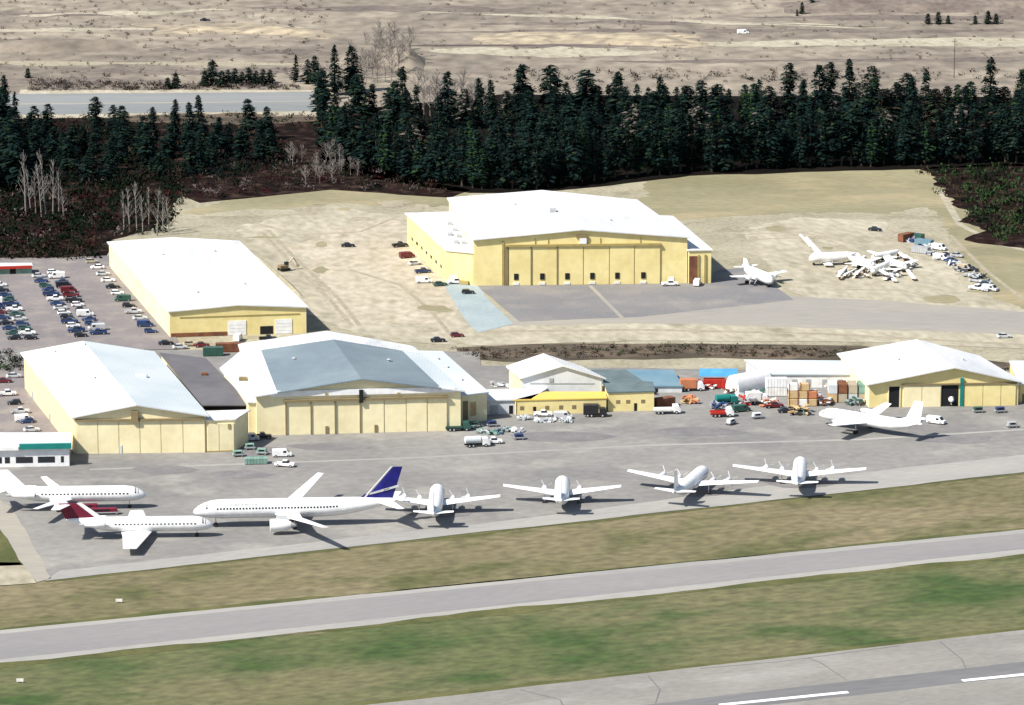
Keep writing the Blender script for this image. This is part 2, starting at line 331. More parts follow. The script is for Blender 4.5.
# pale streaks, tracks and scars in the gravel pit
rs = random.Random(3)
for (x0, y0, x1, y1, th, mm, nm) in [(-300, 60, 300, 64, 4, 'rut', 'pit_track'), (60, 72, 330, 70, 5, 'pitdark', 'pit_scar'), (-300, 12, 120, 14, 4, 'pitdark', 'pit_scar'), (250, 8, 520, 10, 6, 'pitdark', 'pit_scar'), (470, 24, 760, 22, 4, 'pitdark', 'pit_scar'), (740, 17, 1300, 20, 5, 'pitdark', 'pit_scar'), (600, 62, 1300, 58, 4, 'pitdark', 'pit_scar'), (400, 46, 700, 46, 3, 'pitdark', 'pit_scar'), (-300, 34, 330, 27, 3, 'track', 'pit_track'), (-300, 45, 130, 41, 5, 'pitdark', 'pit_scar'), (130, 26, 340, 36, 7, 'cream', 'sand_patch'), (150, 50, 330, 53, 7, 'pitdark', 'pit_scar'),
                              (-300, 86, 180, 80, 9, 'pitdark', 'pit_scar'), (420, 12, 900, 28, 3, 'track', 'pit_track'), (480, 35, 700, 37, 8, 'cream', 'sand_patch'), (400, 32, 1300, 30, 3, 'pitdark', 'pit_scar'),
                              (430, 51, 660, 53, 10, 'track', 'pit_track'), (690, 44, 1300, 40, 11, 'track', 'pit_track'), (790, 5, 1000, 8, 9, 'pitdark', 'pit_scar'), (20, 15, 240, 10, 4, 'track', 'pit_track'), (330, 60, 420, 62, 14, 'pitdark', 'pit_scar'),
                              (120, 118, 320, 120, 12, 'ditch', 'sand_patch')]:
    n = 9; top = []; bot = []
    for i in range(n + 1):
        u = i / n; x = x0 + (x1 - x0) * u; y = y0 + (y1 - y0) * u + rs.uniform(-1.2, 1.2)
        t = th * (.25 + .75 * math.sin(math.pi * min(1, max(0, u))) ** .5) * rs.uniform(.6, 1.2) * .5
        top.append((x, y - t)); bot.append((x, y + t))
    lvl_pit = globals().get('lvl_pit', 2.0) + .07
    sheet(nm, top + bot[::-1], lvl_pit, M[mm], 5, seed=rs.random() * 9)

# low banks and spoil heaps in the pit (real relief)
def bank(name, px, width, hgt, m, seed):
    pts = [P(*p) for p in px]; rows = []
    ln = []
    for i in range(len(pts) - 1):
        n = max(2, int((pts[i + 1] - pts[i]).length / 5))
        for k in range(n): ln.append(pts[i].lerp(pts[i + 1], k / n))
    ln.append(pts[-1]); N = len(ln)
    for i, p in enumerate(ln):
        row = []; end = min(1, min(i, N - 1 - i) / max(1, N * .18))
        for j in range(9):
            v = j / 8 * 2 - 1
            nzv = noise.noise(Vector((p.x * .04 + seed, v * 2, seed)))
            z = (1 - v * v) ** 1.2 * hgt * end * (1 + .6 * nzv) + .25 * noise.noise(Vector((p.x * .3, v * 6, seed)))
            row.append((p.x, p.y + v * width * (1 + .3 * nzv), max(-.15, z) - .1))
        rows.append(row)
    mb = MB(); vs = [q for r in rows for q in r]
    mb.add(vs, [(i * 9 + j, i * 9 + j + 1, (i + 1) * 9 + j + 1, (i + 1) * 9 + j) for i in range(N - 1) for j in range(8)])
    me = mb.mesh(name, m, True)
    for pl in me.polygons:
        pass
    o = bpy.data.objects.new(name, me); COL.objects.link(o); o['kind'] = 'structure'; return o
bank('gravel_bank', [(470, 40), (560, 38), (640, 41), (710, 44)], 16, 2.2, M['cream'], 2)
bank('gravel_bank', [(150, 31), (240, 28), (335, 36)], 14, 2.0, M['cream'], 5)
bank('gravel_bank', [(-60, 50), (60, 46), (140, 44)], 15, 3.0, M['pit'], 8)
bank('gravel_bank', [(780, 8), (900, 6), (1100, 12)], 20, 4.0, M['pitdark'], 12)
bank('spoil_heap', [(335, 62), (380, 56), (425, 66)], 26, 6, M['pit'], 15)
bank('gravel_bank', [(220, 240), (260, 262), (305, 300)], 4, 1.6, M['gravel'], 18)

# ------------------------------------------------------------------ buildings
def bil(FL, FR, BL, BR, u, v): return (FL * (1 - u) + FR * u) * (1 - v) + (BL * (1 - u) + BR * u) * v
GGR = mat('grey_green_roof', A(128, 144, 146), A(110, 128, 132))
class Bld:
    def __init__(s, name, label, cat, fl, fr, eave, ridge=None, bl=None, br=None, group=None, apex=.5):
        """fl, fr: ground pixels of the front wall; eave/ridge: image rows of the front eave and gable top; bl, br: eave pixels at the back"""
        s.FL, s.FR = P(*fl), P(*fr); s.h = HT(s.FL, eave); s.apex = apex
        mid = s.FL.lerp(s.FR, apex); s.r = (HT(mid, ridge) - s.h) if ridge else 0.0
        a, b = P(*bl, s.h), P(*br, s.h); s.BL = Vector((a.x, a.y, 0)); s.BR = Vector((b.x, b.y, 0))
        s.e = empty(name, s.FL.copy()); tag(s.e, label, cat, group)
        s.n = Vector((s.FR.y - s.FL.y, -(s.FR.x - s.FL.x), 0)).normalized()
        s.px = (fl[0], fr[0])
    def z(s, u): 
        a = s.apex
        return s.h + s.r * (u / a if u < a else (1 - u) / (1 - a))
    def walls(s, m, side=None):
        a = s.apex; U = [0, a, 1] if s.r else [0, 1]
        def wall(p, q, tops, nm, mm):   # a thick wall slab between ground points
            mb = MB(); d = (q - p); n = Vector((d.y, -d.x, 0)).normalized() * .3
            k = len(tops)
            front = [p, q] + [p + d * u + Vector((0, 0, z)) for u, z in reversed(tops)]
            back = [x - n for x in front]
            mb.hexa(front, back); mb.build(nm, mm, s.e, True)
        tp = [(u, s.z(u) - .05) for u in U]
        wall(s.FL, s.FR, tp, 'front_wall', m); wall(s.BR, s.BL, [(1 - u, z) for u, z in reversed(tp)], 'rear_wall', m)
        wall(s.BL, s.FL, [(0, s.h - .05), (1, s.h - .05)], 'side_wall', side or m)
        wall(s.FR, s.BR, [(0, s.h - .05), (1, s.h - .05)], 'side_wall', side or m)
    def roof(s, strips, o=.7, th=.35, fo=None, base=None):
        d = (s.FR - s.FL).length; dp = (s.BL - s.FL).length; ou = o / d; ov = (fo or o) / dp; a = s.apex
        first = base
        for (u0, u1, m, nm) in strips:
            if u0 <= 0: u0 = -ou
            if u1 >= 1: u1 = 1 + ou
            mb = MB(); cuts = [u0] + ([a] if s.r and u0 < a < u1 else []) + [u1]
            def pt(u, v, dz):
                q = bil(s.FL, s.FR, s.BL, s.BR, u, v); return q + Vector((0, 0, s.z(u) + .03 + dz))
            for c0, c1 in zip(cuts, cuts[1:]):
                mb.hexa([pt(c0, -ov, 0), pt(c1, -ov, 0), pt(c1, 1 + ov, 0), pt(c0, 1 + ov, 0)], [pt(c0, -ov, th), pt(c1, -ov, th), pt(c1, 1 + ov, th), pt(c0, 1 + ov, th)])
            obj = mb.build(nm, m, s.e, True)
            if first is None: first = obj
        s.roofobj = first
        return first
    def on_roof(s, u, v, w_, l_, h_, nm, m, kind='box'):
        q = bil(s.FL, s.FR, s.BL, s.BR, u, v); z = s.z(u) + .3
        mb = MB()
        if kind == 'box': mb.box(q.x - w_ / 2, q.x + w_ / 2, q.y - l_ / 2, q.y + l_ / 2, z - .2, z + h_, .1)
        else:
            mb.tube((q.x, q.y, z - .3), (q.x, q.y, z + h_ * .6), w_ * .3, w_ * .3, 10); mb.tube((q.x, q.y, z + h_ * .6), (q.x, q.y, z + h_), w_ * .5, w_ * .15, 10)
        ob = mb.build(nm, m, s.roofobj)
        ob.data.transform(Matrix.Translation(-s.e.location)); return ob
    def front(s, x0, x1, z0, z1, nm, m, proud=.12, parent=None, recess=.05, side='f'):
        """a box on the front wall, x by image column, z in metres"""
        A_, B_ = (s.FL, s.FR) if side == 'f' else (s.BL, s.FL)
        if side == 'f': u0, u1 = [(x - s.px[0]) / (s.px[1] - s.px[0]) for x in (x0, x1)]
        else: u0, u1 = x0, x1
        d = B_ - A_; n = Vector((d.y, -d.x, 0)).normalized()
        p, q = A_ + d * u0, A_ + d * u1
        mb = MB(); lo = [p + n * proud, q + n * proud, q - n * recess, p - n * recess]
        mb.hexa([v + Vector((0, 0, z0)) for v in lo], [v + Vector((0, 0, z1)) for v in lo])
        ob = mb.build(nm, m, None)
        ob.data.transform(Matrix.Translation(-s.e.location)); ob.parent = parent or s.e
        return ob

# --- far yellow hangar with long white roof
b = Bld('large_hangar', 'largest yellow hangar with wide white roof and small windows low in its doors', 'hangar',
        (474, 286), (687, 283.5), 240, 230, (449, 199), (636, 201))
b.walls(M['yellow'], M['cream_y']); b.roof([(0, 1, M['roof'], 'roof')], fo=1.0)
hh = HT(P(530, 285), 246)
b.front(505, 660, hh, hh + .7, 'door_header', M['ytrim'], .9)
b.front(505, 508, .2, hh, 'door_post', M['trim'], .6)
xs = [508.5, 531, 557, 583, 609, 634, 660]
for i in range(6):
    d = b.front(xs[i] + .4, xs[i + 1] - .4, .15, hh - .05, 'door_panel', M['yellow'], .40 if i % 2 else .46)
    xc = (516, 542, 567, 592, 617, 643)[i]
    b.front(xc - 2.2, xc + 2.2, 2.0, 4.0, 'window', M['dark'], .62, parent=d)
    b.front(xc - 3, xc + 3, .3, 1.1, 'door_sign', M['offwhite'], .60, parent=d)
for x in (531, 557): b.front(x - .7, x + .7, .15, hh, 'door_guide', M['trim'], .6)
for x in (535, 548, 600, 640): b.front(x - .3, x + .3, hh + .8, b.h + .3, 'wall_stud', M['ytrim'], .2)
b.front(579, 586, hh + .8, hh + 2.6, 'hoist_box', M['white'], .8); b.front(576, 587, hh + 2.6, hh + 3.6, 'vent', M['trim'], .7)
b.front(668, 674, .1, 2.3, 'side_door', M['white'], .12)
b.front(502, 504, .1, b.h - .5, 'downpipe', M['ytrim'], .3)
b.on_roof(.45, .45, 2.2, 3, 1.2, 'roof_vent', M['grey']); b.on_roof(.3, .7, 1.2, 1.2, 1.0, 'roof_vent', M['lgrey'], 't'); b.on_roof(.7, .3, 1.2, 1.2, 1.0, 'roof_vent', M['lgrey'], 't')
big = b
# left flat-roofed annex, a part of the same hangar's block but its own building
b = Bld('hangar_annex', 'lower yellow annex with flat white roof and rooftop units, left of the largest hangar', 'annex',
        (447, 283), (473.4, 285.5), 251, None, (407, 214), (448, 213))
b.walls(M['yellow'], M['yellow']); b.roof([(0, 1, M['roof'], 'roof')], .5)
for v, u in ((.2, .86), (.36, .84), (.52, .86), (.68, .83), (.2, .6), (.4, .6)): b.on_roof(u, v, 1.6, 2.2, .9, 'roof_unit', M['grey'])
b.front(449, 458, .1, 3, 'door', M['cream_y'], .2); b.front(460, 469, .2, 1.4, 'low_wall', M['ytrim'], .8)
for i in range(7): b.front(.12 + i * .12, .16 + i * .12, 3.2, 4.2, 'window', M['glass'], .1, side='l')
b = Bld('hangar_lean_to', 'narrow lean-to with white roof and maroon door at the right end of the largest hangar', 'lean-to',
        (688.5, 284), (711, 283.5), 251, None, (648, 216), (672, 217))
b.walls(M['yellow']); b.roof([(0, 1, M['roof'], 'roof')], .4)
b.front(689, 697, .1, 9.2, 'door', M['brown'], .15); b.front(697.5, 699, .1, 9.6, 'post', M['ytrim'], .3); b.front(704, 706, .1, 9.6, 'post', M['ytrim'], .3)

# --- mid-left long hangar
b = Bld('long_hangar', 'long yellow hangar with plain white roof, standing beside the big parking lot', 'hangar',
        (170, 337.5), (306.5, 333), 312, 305.5, (109, 243), (238, 242), apex=.5)
b.walls(M['yellow'], M['cream_y']); b.roof([(0, 1, M['roof'], 'roof')], .6)
for x0, x1 in ((228, 246), (275, 292)):
    d = b.front(x0, x1, .1, 4.6, 'roller_door', M['white'], .15)
    for k in range(3): b.front(x0 + 1, x1 - 1, 1.1 + k * 1.1, 1.16 + k * 1.1, 'door_seam', M['lgrey'], .19, parent=d)
b.front(171, 227, .1, 1.3, 'dark_plinth', M['brown'], .18); b.front(260, 273, .1, 2.6, 'door', M['dark'], .08)
b.front(180, 300, 5.9, 6.3, 'cladding_trim', M['ytrim'], .1)
for u in (.2, .42, .66): b.front(u, u + .03, .1, 2.2, 'side_door', M['peach'], .12, side='l')
for u, v in ((.3, .2), (.7, .3), (.3, .75), (.72, .8)): b.on_roof(u, v, 1.2, 1.2, .9, 'roof_vent', M['lgrey'], 't')

# --- left hangar with white roof
b = Bld('left_hangar', 'cream hangar with white roof and blank door wall, beside the dark-roofed annex', 'hangar',
        (75, 454), (206, 452.5), 417, 405, (24, 354), (152, 353), apex=.47)
b.walls(M['cream_y'], M['peach']); b.roof([(0, .47, M['roof'], 'roof'), (.47, 1, M['roofpale_shade'], 'roof')], .9, fo=1.2)  # shade of the right slope is put into its darker, bluer roof colour
dh = HT(P(140, 453), 420)
b.front(76, 205, dh, dh + .5, 'door_header', M['trim'], .9)
for x0, x1 in ((77, 98), (98.6, 119), (119.6, 140), (140.6, 161), (161.6, 183), (183.6, 205)):
    b.front(x0, x1, .12, dh - .05, 'door_panel', M['cream_y'], .35)
b.front(132, 139, dh - .3, dh + 2.7, 'hoist_box', M['trim'], 1.2)
b.front(120, 122, .1, 2.4, 'drain_pipe', M['lgrey'], .5)
for u, v in ((.18, .93), (.42, .95), (.3, .45), (.72, .5)): b.on_roof(u, v, 3.2, 1.6, .7, 'roof_vent', M['lgrey'])
for u in (.15, .5, .8): b.front(u, u + .03, .1, 2.3, 'side_door', M['grey'], .1, side='l')
left = b
b = Bld('hangar_side_bay', 'low cream bay continuing the left hangar door wall under its dark sloping roof', 'annex',
        (206.8, 452.5), (235.5, 451.5), 421, None, (190, 413), (248, 411))
b.walls(M['cream_y']); b.roof([(0, 1, M['offwhite'], 'roof')], .3)
b.front(208, 219, .12, b.h - .8, 'door_panel', M['cream_y'], .3); b.front(219.6, 234, .12, b.h - .8, 'door_panel', M['cream_y'], .3)
b.front(228, 230.5, b.h - 2.2, b.h - .9, 'vent', M['ytrim'], .5); b.front(206.8, 235.5, .1, .5, 'plinth', M['ytrim'], .4)
b = Bld('dark_roof_annex', 'annex with dark grey sloping roof squeezed between the left and blue-roofed hangars', 'annex',
        (203, 430), (249, 430), 405, None, (162, 355), (205, 360))
b.walls(M['cream_y']); b.roof([(0, 1, M['roofdark'], 'roof')], .5, fo=1.5)
b.front(204, 248, b.h - 1.4, b.h - .1, 'painted_eave_shade', M['dark'], .1)  # black strip painted in for the shade below the roof edge
b.on_roof(.6, .6, 1.6, 1.6, .8, 'roof_vent', M['brown'])
# pale building between annex and blue-roof hangar
b = Bld('side_workshop', 'plain white-roofed workshop wing on the left flank of the blue-roofed hangar', 'annex',
        (249, 434.5), (256.6, 434.2), 403, None, (224, 366), (246, 348))
b.walls(M['cream_y']); b.roof([(0, 1, M['roof'], 'roof')], .4)
b.on_roof(.5, .45, 3, 1.6, 1.0, 'roof_unit', M['trim']); b.on_roof(.7, .2, 2, 1.4, .8, 'roof_unit', M['lgrey'])

# --- blue-roofed hangar
b = Bld('blue_roof_hangar', 'large cream hangar with blue-grey centre roof and tall sliding doors, middle of the apron', 'hangar',
        (257, 436), (461, 430.5), 396, 379, (241, 346), (412, 348), apex=.51)
b.walls(M['cream_y']); rf = b.roof([(0, .10, M['roof'], 'roof'), (.10, .90, M['roofblue'], 'roof'), (.90, 1, M['roofpale_shade'], 'roof')], .9, fo=1.4)  # right strip is pale blue, with slope shade added to the colour
# white parapet band along the back of the blue roof
mb = MB()
for a_, c_ in ((0, .51), (.51, 1)):
    q = [bil(b.FL, b.FR, b.BL, b.BR, u, v) + Vector((0, 0, b.z(u) + .40)) for u, v in ((a_, .83), (c_, .83), (c_, 1.02), (a_, 1.02))]
    mb.hexa(q, [x + Vector((0, 0, .1)) for x in q])
mb.build('roof_band', M['roof'], b.e, True)
b.front(270, 455, HT(b.FL, 397), HT(b.FL, 397) + 1.6, 'white_fascia', M['white'], .5)
dh = HT(P(360, 433), 399.5)
b.front(284, 448, dh, dh + .6, 'door_header', M['trim'], 1.0)
xs = [286, 311, 335, 360, 384, 406, 427, 447]
for i in range(7):
    d = b.front(xs[i] + .4, xs[i + 1] - .4, .15, dh - .05, 'door_panel', M['cream_y'], .40 + .08 * (i % 2))
    if i in (1, 3): b.front(xs[i] + 14, xs[i] + 17, .3, 2.4, 'wicket_door', M['trim'], .68, parent=d)
for i in range(4): b.front(xs[i] - .6, xs[i] + .5, .1, dh, 'door_guide', M['trim'], .75)
b.front(359, 363, dh - .6, dh + 3.0, 'hoist_box', M['dark'], 1.3)
b.front(325, 328, dh + 1.7, dh + 2.3, 'lamp', M['ytrim'], .6); b.front(397, 400, dh + 1.3, dh + 1.9, 'lamp', M['ytrim'], .6)
for u, v in ((.25, .55), (.75, .5)): b.on_roof(u, v, 1.4, 1.4, .8, 'roof_vent', M['grey'], 't')
b = Bld('hangar_right_wing', 'lower wing with pale roof and brown doorway at the right side of the blue-roofed hangar', 'annex',
        (461.6, 424), (487, 421), 396, None, (413, 352), (441, 352.5))
b.walls(M['cream_y']); b.roof([(0, 1, M['roofpale_shade'], 'roof')], .5)
b.front(463, 468, .1, 6.5, 'door', M['trim'], .1); b.front(470, 476, 2, 6, 'door', M['tan'], .1)
for v in (.3, .6, .8): b.on_roof(.5, v, 1.6, 1.6, .7, 'roof_vent', M['lgrey'])

# --- small grey-white hangar behind
b = Bld('small_hangar', 'small pale grey hangar with white arched roof, behind the low yellow offices', 'hangar',
        (522, 403), (602, 403), 378, 366, (509, 367), (580, 367))
b.walls(M['lgrey'], M['cream_y']); b.roof([(0, 1, M['roof'], 'roof')], .8, fo=.8)
b.front(530, 594, 5.6, 5.9, 'cladding_trim', M['grey'], .1); b.front(549, 553, 6.3, 7.3, 'vent', M['grey'], .2)
b = Bld('grey_shed', 'low shed with light grey roof between the blue-roofed hangar and yellow offices', 'shed',
        (487, 415), (530, 414), 401, None, (487, 391), (546, 389))
b.walls(M['lgrey']); b.roof([(0, 1, M['lgrey'], 'roof')], .4)
b.front(509, 513, .1, 2.6, 'door', M['dark'], .05); b.front(490, 498, .1, 2.8, 'garage_door', M['grey'], .1)
b = Bld('yellow_office', 'low yellow office building with mustard fascia and small brown windows on the apron edge', 'office',
        (515, 415), (606, 413), 401, None, (546, 393), (604, 393))
b.walls(M['yellow']); b.roof([(0, 1, M['mustard'], 'roof')], .3)
for x in (520, 545, 559, 572, 596): b.front(x, x + 4, 1.4, 2.5, 'window', M['trim'], .06)
b.front(533, 536, .1, 2.3, 'door', M['dark'], .06)
b = Bld('yellow_workshop', 'plain yellow flat workshop with two small windows, right of the yellow offices', 'workshop',
        (608, 412), (654, 411), 393, None, (604, 381), (652, 383))
b.walls(M['yellow']); b.roof([(0, 1, GGR, 'roof')], .3)
for x in (616, 626, 641): b.front(x, x + 4, 2.4, 3.4, 'window', M['trim'], .06)
b.front(634, 637, .1, 2.4, 'door', M['dark'], .05)
b = Bld('grey_green_shed', 'shed with sloping grey-green roof behind the yellow workshop', 'shed',
        (606, 396), (650, 396), 387, None, (592, 371), (625, 371))
b.walls(M['lgrey']); b.roof([(0, 1, GGR, 'roof')], .3)
b = Bld('sky_blue_shed', 'long low shed with sky blue roof and white rear edge', 'shed',
        (648, 393), (682, 393), 387, None, (628, 371), (672, 371))
b.walls(M['lgrey']); b.roof([(0, 1, M['roofsky'], 'roof')], .3)
b.front(652, 658, .1, 1.3, 'door', M['dark'], .05)

# --- right hangar
b = Bld('right_hangar', 'yellow hangar with white gable roof and black doorway, right end of the apron', 'hangar',
        (869, 408), (1018, 405.5), 384, 367.5, (841, 355), (978, 357), apex=.56)
b.walls(M['yellow'], M['cream_y']); b.roof([(0, 1, M['roof'], 'roof')], 1.0, fo=1.4)
b.front(888.5, 899, .05, HT(P(890, 407), 386), 'doorway', M['dark'], .03)
for x in (887.5, 899.2): b.front(x, x + 1, .05, 6.4, 'door_frame', M['cream_y'], .25)
b.front(941, 958, .05, 6.3, 'open_doorway', M['dark'], .03)
for x0, x1 in ((903, 921), (921.6, 940), (964, 982), (982.6, 1000), (1000.6, 1015)): b.front(x0, x1, .1, 6.4, 'door_panel', M['cream_y' if x0 < 930 else 'yellow'], .35)
b.front(901, 1016, 6.5, 6.9, 'door_header', M['trim'], .6)
b.front(959.5, 962.5, .1, 8.4, 'post', M['teal'], .6)
for u, v in ((.3, .5), (.75, .5)): b.on_roof(u, v, 1.2, 1.2, .8, 'roof_vent', M['lgrey'], 't')
b = Bld('edge_shed', 'small yellow shed right of the white-gabled hangar at the photo edge', 'shed', (1019, 403), (1060, 400), 385, None, (1010, 362), (1050, 362))
b.walls(M['yellow']); b.roof([(0, 1, M['roof'], 'roof')], .3); b.front(1022, 1030, .1, 2.6, 'door', M['trim'], .06)
b = Bld('low_white_building', 'long low building with pale blue-white roof, left of the white-gabled right hangar', 'workshop',
        (768, 388), (872, 388), 375, None, (746, 361), (850, 362))
b.walls(M['offwhite'], M['offwhite']); b.roof([(0, 1, M['roofpale_shade'], 'roof')], .4)
for x in (776, 792, 806, 822, 838, 852): b.front(x, x + 5, .1, 2.6, 'door', M['grey'], .06)
# --- office with teal band
b = Bld('teal_office', 'white office with teal roof band and dark windows at the left edge of the apron', 'office',
        (-14, 468), (69.5, 466.5), 449, None, (-20, 434), (70, 434))
b.walls(M['white']); b.roof([(0, 1, M['lgrey'], 'roof')], .4)
b.front(20, 72, b.h - .1, b.h + 1.3, 'teal_band', M['teal'], .9); b.front(-10, 19, b.h - .3, b.h + .6, 'fascia', M['white'], .9)
for x0, x1 in ((-8, 2), (5, 10), (16, 33), (38, 55), (61, 64)): b.front(x0, x1, 1.2, 2.9, 'window', M['glass'], .05)
b = Bld('red_roof_shed', 'low shed with red roof edge beyond the parking lot, far left', 'shed', (-40, 276), (32, 274), 269, None, (-40, 264), (31, 264))
b.walls(M['green']); b.roof([(0, 1, M['lgrey'], 'roof')], .3); b.front(-40, 32, b.h - .3, b.h + .55, 'red_fascia', M['red'], .7)
b.front(-10, -4, .1, 2, 'door', M['dark'], .05); b.front(10, 16, .1, 2, 'door', M['dark'], .05)

# ------------------------------------------------------------------ vehicles
WHEEL = {}
def wheel_mesh(r, w_):
    k = (r, w_)
    if k not in WHEEL:
        mb = MB(); mb.tube((0, -w_ / 2, 0), (0, w_ / 2, 0), r, r, 12); mb.cur = 1
        mb.tube((0, -w_ / 2 - .01, 0), (0, w_ / 2 + .01, 0), r * .5, r * .5, 8)
        WHEEL[k] = mb.mesh('wheel', [M['tyre'], M['silver']])
    return WHEEL[k]
def wheels(par, xs, y, r=.33, w_=.22, name='wheel'):
    for x in xs:
        for s in (-1, 1):
            o = bpy.data.objects.new(name, wheel_mesh(r, w_)); COL.objects.link(o); o.parent = par; o.location = (x, s * y, r)
CM = {}
def part(par, key, name, fn, m, smooth=False):
    k = (key, name, m.name)
    if k not in CM:
        mb = MB(); fn(mb); CM[k] = mb.mesh(name, m, smooth)
    o = bpy.data.objects.new(name, CM[k]); COL.objects.link(o); o.parent = par; return o
def ring(x, hw, z0, z1, ch=.12): return [(x, -hw, z0), (x, hw, z0), (x, hw, z1 - ch), (x, hw - ch, z1), (x, -hw + ch, z1), (x, -hw, z1 - ch)]
def car(kind, p, rz, color, label, group=None, nm=None):
    nm = nm or {'sedan': 'parked_car', 'pickup': 'pickup_truck', 'van': 'van', 'hatch': 'parked_car'}[kind]
    e = empty(nm, p, rz); tag(e, label, {'sedan': 'car', 'hatch': 'car', 'pickup': 'pickup truck', 'van': 'van'}[kind], group)
    m = M[color]
    if kind in ('sedan', 'hatch'):
        L2 = 2.3 if kind == 'sedan' else 2.05
        part(e, kind, 'body', lambda b: b.loft([ring(-L2, .8, .35, .78), ring(-L2 + .1, .88, .25, .9), ring(-L2 * .55, .9, .22, .95), ring(L2 * .35, .9, .22, .95), ring(L2 * .85, .88, .25, .82), ring(L2, .78, .35, .66)]), m, True)
        c0, c1, t0, t1 = (-1.75, 1.0, -1.0, .3) if kind == 'sedan' else (-1.95, .95, -1.6, .2)
        part(e, kind, 'windows', lambda b: b.hexa([(c0, -.82, .9), (c1, -.82, .9), (c1, .82, .9), (c0, .82, .9)], [(t0, -.64, 1.4), (t1, -.64, 1.4), (t1, .64, 1.4), (t0, .64, 1.4)]), M['glass'])
        part(e, kind, 'roof', lambda b: b.box(t0 - .05, t1 + .05, -.68, .68, 1.38, 1.46, .04), m)
        wheels(e, (-1.35, 1.35), .8)
    elif kind == 'pickup':
        part(e, kind, 'body', lambda b: (b.loft([ring(-.6, .95, .4, 1.1), ring(.9, .96, .35, 1.12), ring(2.4, .93, .4, 1.05), ring(2.65, .85, .45, .9)]), b.box(-2.7, -.55, -.95, -.85, .45, 1.12), b.box(-2.7, -.55, .85, .95, .45, 1.12), b.box(-2.72, -2.62, -.9, .9, .45, 1.12), b.box(-2.65, -.6, -.86, .86, .45, .62)), m)
        part(e, kind, 'windows', lambda b: b.hexa([(-.6, -.88, 1.08), (1.25, -.88, 1.08), (1.25, .88, 1.08), (-.6, .88, 1.08)], [(-.5, -.72, 1.72), (.65, -.72, 1.72), (.65, .72, 1.72), (-.5, .72, 1.72)]), M['glass'])
        part(e, kind, 'roof', lambda b: b.box(-.58, .7, -.76, .76, 1.7, 1.79, .04), m)
        wheels(e, (-1.7, 1.75), .86, .39, .26)
    else:
        part(e, kind, 'body', lambda b: b.loft([ring(-2.6, .95, .35, 2.05, .15), ring(1.2, .96, .3, 2.1, .15), ring(1.9, .95, .3, 1.25, .15), ring(2.6, .88, .35, 1.0, .15)]), m)
        part(e, kind, 'windows', lambda b: (b.hexa([(1.25, -.85, 1.95), (1.95, -.85, 1.22), (1.95, .85, 1.22), (1.25, .85, 1.95)], [(1.33, -.85, 2.0), (2.03, -.85, 1.27), (2.03, .85, 1.27), (1.33, .85, 2.0)]), b.box(.3, 1.15, -.98, .98, 1.2, 1.8)), M['glass'])
        wheels(e, (-1.7, 1.7), .85, .36, .24)
    return e
def truck(p, rz, cabm, boxm, label, kind='box', L=8, nm='box_truck', cat='truck', group=None):
    e = empty(nm, p, rz); tag(e, label, cat, group)
    part(e, 'tr%g' % L, 'chassis', lambda b: b.box(-L / 2, L / 2, -.5, .5, .55, .85), M['dark'])
    part(e, 'tr%g' % L, 'cab', lambda b: b.loft([ring(L / 2 - 2.1, 1.15, .6, 2.6, .15), ring(L / 2 - .6, 1.15, .5, 2.6, .15), ring(L / 2, 1.1, .5, 1.7, .15)]), M[cabm])
    part(e, 'tr%g' % L, 'windscreen', lambda b: b.hexa([(L / 2 - .5, -.95, 2.4), (L / 2 - .08, -.95, 1.72), (L / 2 - .08, .95, 1.72), (L / 2 - .5, .95, 2.4)], [(L / 2 - .42, -.95, 2.48), (L / 2, -.95, 1.8), (L / 2, .95, 1.8), (L / 2 - .42, .95, 2.48)]), M['glass'])
    if kind == 'box':
        part(e, 'tr%g' % L, 'cargo_box', lambda b: b.box(-L / 2, L / 2 - 2.3, -1.25, 1.25, .9, 3.5, .06), M[boxm])
    elif kind == 'tank':
        part(e, 'tr%g' % L, 'tank', lambda b: b.lathe_x([(-L / 2, .5), (-L / 2 + .2, 1.05), (L / 2 - 2.5, 1.05), (L / 2 - 2.3, .5)], 0, 1.95), M[boxm], True)
    else:
        part(e, 'tr%g' % L, 'flat_bed', lambda b: b.box(-L / 2, L / 2 - 2.3, -1.25, 1.25, .9, 1.1), M[boxm])
        part(e, 'tr%g' % L, 'side_rail', lambda b: (b.box(-L / 2, L / 2 - 2.3, -1.3, -1.2, 1.1, 1.6), b.box(-L / 2, L / 2 - 2.3, 1.2, 1.3, 1.1, 1.6)), M[boxm])
    wheels(e, (-L / 2 + 1.2, -L / 2 + 2.3, L / 2 - 1.2), 1.05, .48, .3)
    return e
def container(p, rz, m, label, L=6.1, cat='container', group=None, nm='shipping_container', h=2.6):
    e = empty(nm, p, rz); tag(e, label, cat, group)
    def body(b):
        b.box(-L / 2, L / 2, -1.2, 1.2, .12, h)
    part(e, 'ct%g%g' % (L, h), 'body', body, M[m])
    def ribs(b):
        n = int(L / .8)
        for i in range(n):
            x = -L / 2 + .5 + i * (L - 1) / max(1, n - 1)
            b.box(x - .1, x + .1, -1.26, 1.26, .2, h + .04)
    part(e, 'ct%g%g' % (L, h), 'ribs', ribs, M[m])
    def door(b): b.box(L / 2 - .005, L / 2 + .05, -1.1, -.02, .25, h - .15); b.box(L / 2 - .005, L / 2 + .05, .02, 1.1, .25, h - .15)
    part(e, 'ct%g%g' % (L, h), 'door', door, M[m])
    return e
